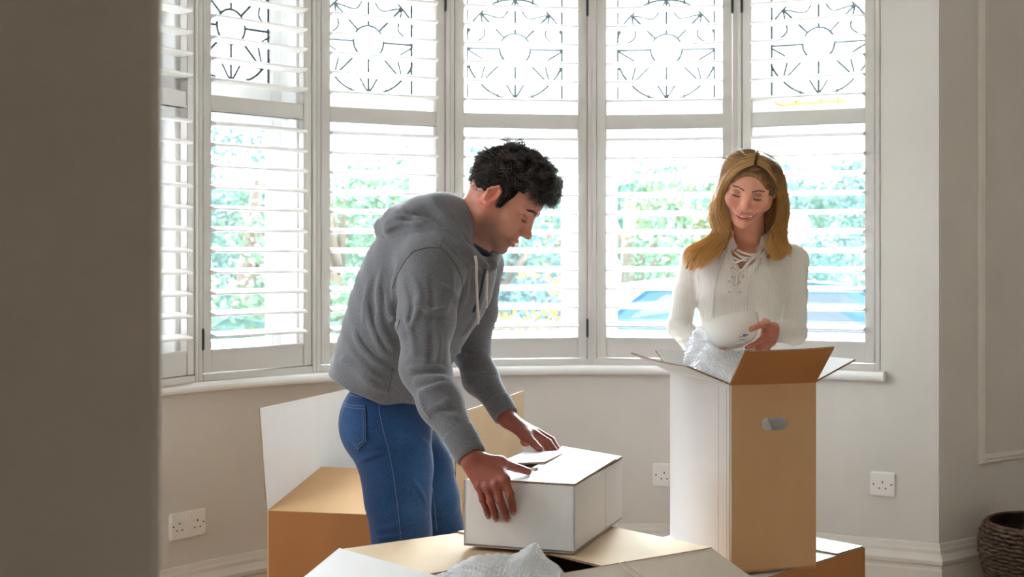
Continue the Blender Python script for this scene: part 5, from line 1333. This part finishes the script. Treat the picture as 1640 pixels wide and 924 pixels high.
# short combed strands over the crown, from the parting down
co = np.array([v.co for v in wcm.vertices], np.float32); no = np.array([v.normal for v in wcm.vertices], np.float32)
bl = np.array(wmat(WOMAN).translation, np.float32); co = co + bl
l = (co @ HWv[:3, :3].T + HWv[:3, 3]) / FS
sel = np.nonzero((l[:, 2] > .0) & (l[:, 0] < .093) & (np.linalg.norm(l - np.array([-.01, 0, .03]), axis=1) < .125))[0]
n = 5200; i = RNG.choice(sel, n); p = co[i]; nn = no[i]; ly = l[i, 1]
out_ = np.zeros((n, 14, 3)); out_[:, 0] = p; left = np.array(by) ; upw = np.array(bz); fwd = np.array(bx)
fr_ = np.clip((l[i, 0] - .0) / .05, 0, 1)[:, None]; d = np.sign(ly)[:, None] * left[None] * 1.0 - upw[None] * (.45 - .35 * fr_) - fwd[None] * (.25 + .75 * fr_)
for k_ in range(1, 14):
    q_ = out_[:, k_ - 1]; lo_ = (q_.astype(np.float32) @ HWv[:3, :3].T + HWv[:3, 3]) / FS - np.array([-.014, 0, .030], np.float32)
    nr = lo_ / np.array([.099, .088, .081]) ** 2; nr /= np.linalg.norm(nr, axis=1, keepdims=True) + 1e-9; nr = nr @ np.array(HW.to_3x3(), float).T
    t = d - nr * (d * nr).sum(1, keepdims=True); t /= np.linalg.norm(t, axis=1, keepdims=True) + 1e-9
    out_[:, k_] = q_ + t * .0062 + nr * .0003; d = t + np.array([0, 0, -.35]) * (1 - .6 * fr_) - fwd[None] * .18 * fr_ + RNG.normal(0, .03, (n, 3))
r2 = np.linspace(.8, .5, 14)[None] * RNG.uniform(.0005, .0008, (n, 1))
hair_mesh('hair_strands', np.concatenate(S_), np.concatenate(R_l), M_HAIR_B, WOMAN)
hair_mesh('hair_strands', out_, r2, hair_mat('golden_brown_hair', (.09, .045, .02), (.30, .165, .065), (.30, .15, .05), (.70, .42, .15), .30), WOMAN)
# wrap in the opening of the front box
wrap_sheet('bubble_wrap', [
    [P(690, 925, 2.93), P(700, 960, 2.92), P(740, 990, 2.93), P(800, 1000, 2.95)],
    [P(712, 916, 2.87), P(725, 925, 2.84), P(755, 960, 2.82), P(800, 980, 2.83)],
    [P(760, 890, 2.85), P(765, 908, 2.81), P(780, 945, 2.77), P(815, 970, 2.78)],
    [P(822, 884, 2.87), P(815, 905, 2.82), P(812, 940, 2.76), P(835, 965, 2.77)],
    [P(856, 866, 2.90), P(850, 890, 2.84), P(848, 930, 2.78), P(856, 960, 2.78)],
    [P(872, 890, 2.93), P(885, 910, 2.87), P(880, 940, 2.80), P(875, 970, 2.79)],
    [P(895, 910, 2.96), P(905, 925, 2.92), P(900, 950, 2.86), P(890, 980, 2.84)]], 260, 190, 'clear bubble wrap poking out of the big box in the foreground', amp=.008, seed=3, base=P(790, 950, 2.85))
# wrap hanging from the bowl into the tall carton
wrap_sheet('bubble_wrap', [
    [P(1100, 548, 3.78), P(1098, 575, 3.74), P(1106, 600, 3.70), P(1105, 710, 3.66)],
    [P(1112, 528, 3.74), P(1112, 558, 3.68), P(1122, 592, 3.62), P(1128, 720, 3.60)],
    [P(1128, 524, 3.715), P(1134, 560, 3.65), P(1143, 595, 3.57), P(1155, 725, 3.53)],
    [P(1148, 552, 3.70), P(1158, 575, 3.62), P(1163, 602, 3.53), P(1185, 725, 3.49)],
    [P(1172, 562, 3.69), P(1178, 580, 3.62), P(1178, 606, 3.52), P(1215, 720, 3.47)],
    [P(1192, 560, 3.70), P(1194, 578, 3.63), P(1190, 606, 3.54), P(1240, 715, 3.47)],
    [P(1212, 548, 3.74), P(1210, 572, 3.68), P(1206, 606, 3.60), P(1248, 700, 3.50)]], 260, 210, 'clear bubble wrap hanging from the white bowl into the tall carton', amp=.012, seed=11, base=P(1150, 600, 3.6))
# ------------------------------------------------------------------ the street outside
M_GRASS = mat('pale_lawn', (0.20, 0.26, 0.13), 0.9, 0.3, 2.0)
M_ROAD = mat('pale_paving', (0.2, 0.2, 0.2), 0.9, 0.1, 4.0)
tag(obj('ground_outside', box((-14, 5.7, -0.45), (16, 40, -0.35)), M_ROAD), kind='structure')
def leafmat(name, c): return mat(name, c, 0.6, scale=3.0, col2=tuple(x * 1.6 for x in c))
M_LEAF = [leafmat('leaf_green', (0.085, 0.150, 0.09)), leafmat('leaf_blue_green', (0.07, 0.13, 0.115)), leafmat('leaf_olive', (0.13, 0.15, 0.075))]
M_BARK = mat('bark', (0.16, 0.13, 0.10), 0.9, 0.2, 8)
def leaves(clumps, n, size, seed):
    rg = np.random.default_rng(seed); V = []; Fc = []
    for (c, r) in clumps:
        m = int(n * r * r)
        d = rg.normal(size=(m, 3)); d /= np.linalg.norm(d, axis=1)[:, None]
        p = np.array(c) + d * r * rg.uniform(.55, 1.0, (m, 1)) * np.array([1, 1, .8])
        a = rg.normal(size=(m, 3)); a /= np.linalg.norm(a, axis=1)[:, None]; b = np.cross(a, d); b /= np.linalg.norm(b, axis=1)[:, None] + 1e-6
        s = size * rg.uniform(.6, 1.3, (m, 1)); o = len(V) * 4
        q_ = np.stack([p - a * s, p - b * s * .5, p + a * s, p + b * s * .5], 1)
        base = sum(len(v) for v in V); V.append(q_.reshape(-1, 3)); Fc.append(np.arange(m * 4).reshape(-1, 4) + base)
    me = bpy.data.meshes.new('foliage'); me.from_pydata(np.concatenate(V).tolist(), [], np.concatenate(Fc).tolist()); return me
def tree(x, y, h, r, mi, seed, label):
    rg = random.Random(seed); T = empty('tree', (x, y, -.35), 0, label, 'tree', 'trees outside the bay window')
    tp = [(0, 0, 0), (rg.uniform(-.1, .1), 0, h * .35), (rg.uniform(-.2, .2), 0, h * .75)]
    bm = tube(tp, [.13, .10, .05], 8)
    for k_ in range(5):
        an = rg.uniform(0, 6.28); zz = h * rg.uniform(.3, .6); add_tube(bm, [(0, 0, zz), (math.cos(an) * r * .6, math.sin(an) * r * .6, zz + h * .2)], [.05, .02], 6)
    obj('trunk', bm, M_BARK, T, smooth=True)
    cl = [((rg.uniform(-r, r) * .75, rg.uniform(-r, r) * .75, h * rg.uniform(.3, .92)), r * rg.uniform(.38, .6)) for _ in range(11)]
    obj('foliage', leaves(cl, 2000, .040, seed), M_LEAF[mi], T, kind='stuff')
KIND = ['bushy green tree', 'blue-green tree', 'olive-leaved tree']
for j, (px, Y, h, r, mi, wh) in enumerate([(390, 14.5, 3.2, .80, 1, 'seen through the second shutter from the left'), (545, 12.2, 3.0, .80, 0, 'seen left of the bending man'), (650, 21.5, 3.4, .85, 1, 'farther off, above the man\'s back'), (795, 13.5, 2.9, .80, 1, 'behind the man\'s head'), (880, 22, 3.2, 1.0, 0, 'far behind the middle window'),
                                     (1010, 14.5, 2.9, .85, 0, 'seen between the man and the woman'), (1120, 18, 3.1, 1.0, 2, 'left behind the woman\'s hair'), (1215, 15.2, 2.9, .85, 1, 'straight behind the woman'), (1400, 18.5, 3.3, .95, 1, 'seen right of the woman')]):
    p = P(px, 400, Y); tree(p.x, Y, h, r, mi, 40 + j, KIND[mi] + ' outside the window, ' + wh)
# clipped hedge along the front garden
def hedge(x0, x1, y, h, seed, label):
    T = empty('hedge', ((x0 + x1) / 2, y, -.35), 0, label, 'hedge'); L = x1 - x0
    cl = []; k_ = 0; xx = -L / 2
    while xx < L / 2:
        for zz in np.linspace(.3, h - .25, max(3, int(h / .45))): cl.append(((xx, random.uniform(-.1, .1), float(zz)), .36))
        xx += .34
    obj('foliage', leaves(cl, 1100, .042, seed), M_LEAF[0], T, kind='stuff')
    obj('stem', tube([(0, 0, 0), (0, 0, h * .6)], .04, 6), M_BARK, T)
    # dense inner growth, lumpy, so that no sky shows through
    bm = bmesh.new(); bmesh.ops.create_grid(bm, x_segments=int(L * 3), y_segments=int(h * 4), size=.5)
    for v in bm.verts:
        x_, z_ = v.co.x * (L - .3), (v.co.y + .5) * (h - .35); v.co = (x_, .05 - .16 * noise.noise(Vector((x_ * 1.3, z_ * 1.5, seed))) , z_ + .18 * noise.noise(Vector((x_ * .9, 5, seed))) * (z_ / h))
    bmesh.ops.solidify(bm, geom=bm.faces[:], thickness=.2); obj('inner_growth', bm, M_LEAF[1], T, smooth=True)
hedge(-2.6, -1.2, 10.6, 1.45, 5, 'green hedge outside the left windows'); hedge(-8.0, 8.0, 26.0, 3.3, 6, 'tall green hedge closing the view far outside, behind the trees')
# parked cars
M_TYRE = mat('tyre_rubber', (0.03, 0.03, 0.03), 0.8, 0.1, 20); M_CHROME = mat('bright_metal', (0.8, 0.8, 0.82), 0.2, 0.02, 10, metal=1.0); M_CARGLASS = mat('car_window', (0.07, 0.10, 0.13), 0.08, 0.02, 10, spec=0.8)
def car(x, y, rz, paint, label):
    T = empty('car', (x, y, -.35), rz, label, 'car')
    prof = [(-2.1, .35), (-2.12, .62), (-2.0, .86), (-1.35, .93), (-.75, 1.36), (.0, 1.44), (.85, 1.38), (1.55, .98), (2.0, .88), (2.1, .6), (2.08, .33)]
    bm = bmesh.new(); secs = []
    for yy, k_ in ((-.84, .0), (-.86, .35), (-.70, 1), (.70, 1), (.86, .35), (.84, .0)):
        ring = []
        for (a, b) in prof:
            inset = 1.0 if b < 1.0 else (1.0 if k_ == 1 else .86)
            ring.append(bm.verts.new((a * (1.0 if k_ else .985), yy * (1.0 if b < 1.0 else (.88 if k_ != 1 else .9)), .33 + (b - .33) * (1 if k_ else .0 + .96))))
        secs.append(ring)
    for s in range(5):
        for j in range(len(prof) - 1): bm.faces.new((secs[s][j], secs[s][j + 1], secs[s + 1][j + 1], secs[s + 1][j]))
    bm.faces.new(secs[0]); bm.faces.new(secs[-1][::-1]); bmesh.ops.recalc_face_normals(bm, faces=bm.faces)
    obj('car_body', bm, paint, T)
    for s in (-1, 1):
        for (xa, xb, xc, xd) in ((-1.15, -.08, -.08, -.62), (.0, 1.25, .75, .0)):
            bm = bmesh.new(); y0 = s * .862
            vs = [bm.verts.new(q_) for q_ in ((xa, s * .80, .97), (xb, s * .80, .97), (xc, s * .775, 1.31), (xd, s * .775, 1.31))]
            bm.faces.new(vs if s < 0 else vs[::-1]); bmesh.ops.solidify(bm, geom=bm.faces[:], thickness=-.02); obj('side_window', bm, M_CARGLASS, T)
        for xx in (-1.32, 1.32):
            wz = tube([(xx, s * .66, .31), (xx, s * .87, .31)], .31, 20); w1 = obj('wheel', wz, M_TYRE, T, smooth=False)
            obj('hubcap', tube([(xx, s * .85, .31), (xx, s * .885, .31)], .19, 16), M_CHROME, w1)
        obj('headlamp', tube([(-2.13, s * .6, .66), (-2.02, s * .6, .66)], .11, 14), M_CHROME, T, smooth=False)
M_PBLUE = mat('blue_car_paint', (0.022, 0.065, 0.165), 0.4, 0.03, 3, spec=.25); M_PORANGE = mat('orange_car_paint', (0.60, 0.24, 0.05), 0.4, 0.03, 3, spec=.25); M_PNAVY = mat('slate_blue_car_paint', (0.022, 0.055, 0.13), 0.4, 0.03, 3, spec=.25)
p = P(1075, 500, 12.0); car(1.75, 11.2, 0.04, M_PBLUE, 'blue parked car outside, seen between the man and the woman')
p = P(1440, 500, 12.8); car(6.3, 12.3, 3.2, M_PNAVY, 'slate blue parked car outside, seen right of the woman')
p = P(800, 520, 19); car(-.35, 18.6, 0.0, M_PORANGE, 'orange parked car far outside, seen under the man\'s chin')
# pinkish house to the left
M_PINK = mat('pink_render', (0.34, 0.20, 0.22), 0.85, 0.05, 4); M_ROOF = mat('roof_slate', (0.16, 0.15, 0.16), 0.8, 0.2, 6)
T = empty('house', (-5.6, 10.2, -.35), D(20), 'pink rendered house outside, seen at the far left window', 'house')
obj('wall', box((-2.2, -2.4, 0), (2.2, 2.4, 5.0)), M_PINK, T)
bm = bmesh.new(); a = [bm.verts.new(q_) for q_ in ((-2.4, -2.6, 5), (2.4, -2.6, 5), (2.4, 2.6, 5), (-2.4, 2.6, 5), (-2.4, 0, 6.6), (2.4, 0, 6.6))]
for f in ((0, 1, 5, 4), (2, 3, 4, 5), (1, 2, 5), (3, 0, 4), (0, 3, 2, 1)): bm.faces.new([a[i_] for i_ in f])
obj('roof', bm, M_ROOF, T)
for zz in (1.1, 3.2):
    for yy in (-1.4, .9):
        f_ = obj('window', box((2.18, yy, zz), (2.26, yy + .9, zz + 1.2)), M_SASH, T); obj('pane', box((2.24, yy + .08, zz + .08), (2.275, yy + .82, zz + 1.12)), M_CARGLASS, f_)

# white globe on a post, added to stand in for a reflected disc
gp = P(1275, 362, 9.0); T = empty('globe_stand_in', (gp.x, 9.0, -.35), 0, 'white globe garden lamp outside, showing beside the woman\'s hair', 'globe stand-in')
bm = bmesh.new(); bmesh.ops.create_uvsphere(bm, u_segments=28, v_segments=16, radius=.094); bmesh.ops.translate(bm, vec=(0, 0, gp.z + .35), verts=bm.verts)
obj('globe', bm, mat('stand_in_white', (.9, .9, .9), .3, .01, 5), T, smooth=True)
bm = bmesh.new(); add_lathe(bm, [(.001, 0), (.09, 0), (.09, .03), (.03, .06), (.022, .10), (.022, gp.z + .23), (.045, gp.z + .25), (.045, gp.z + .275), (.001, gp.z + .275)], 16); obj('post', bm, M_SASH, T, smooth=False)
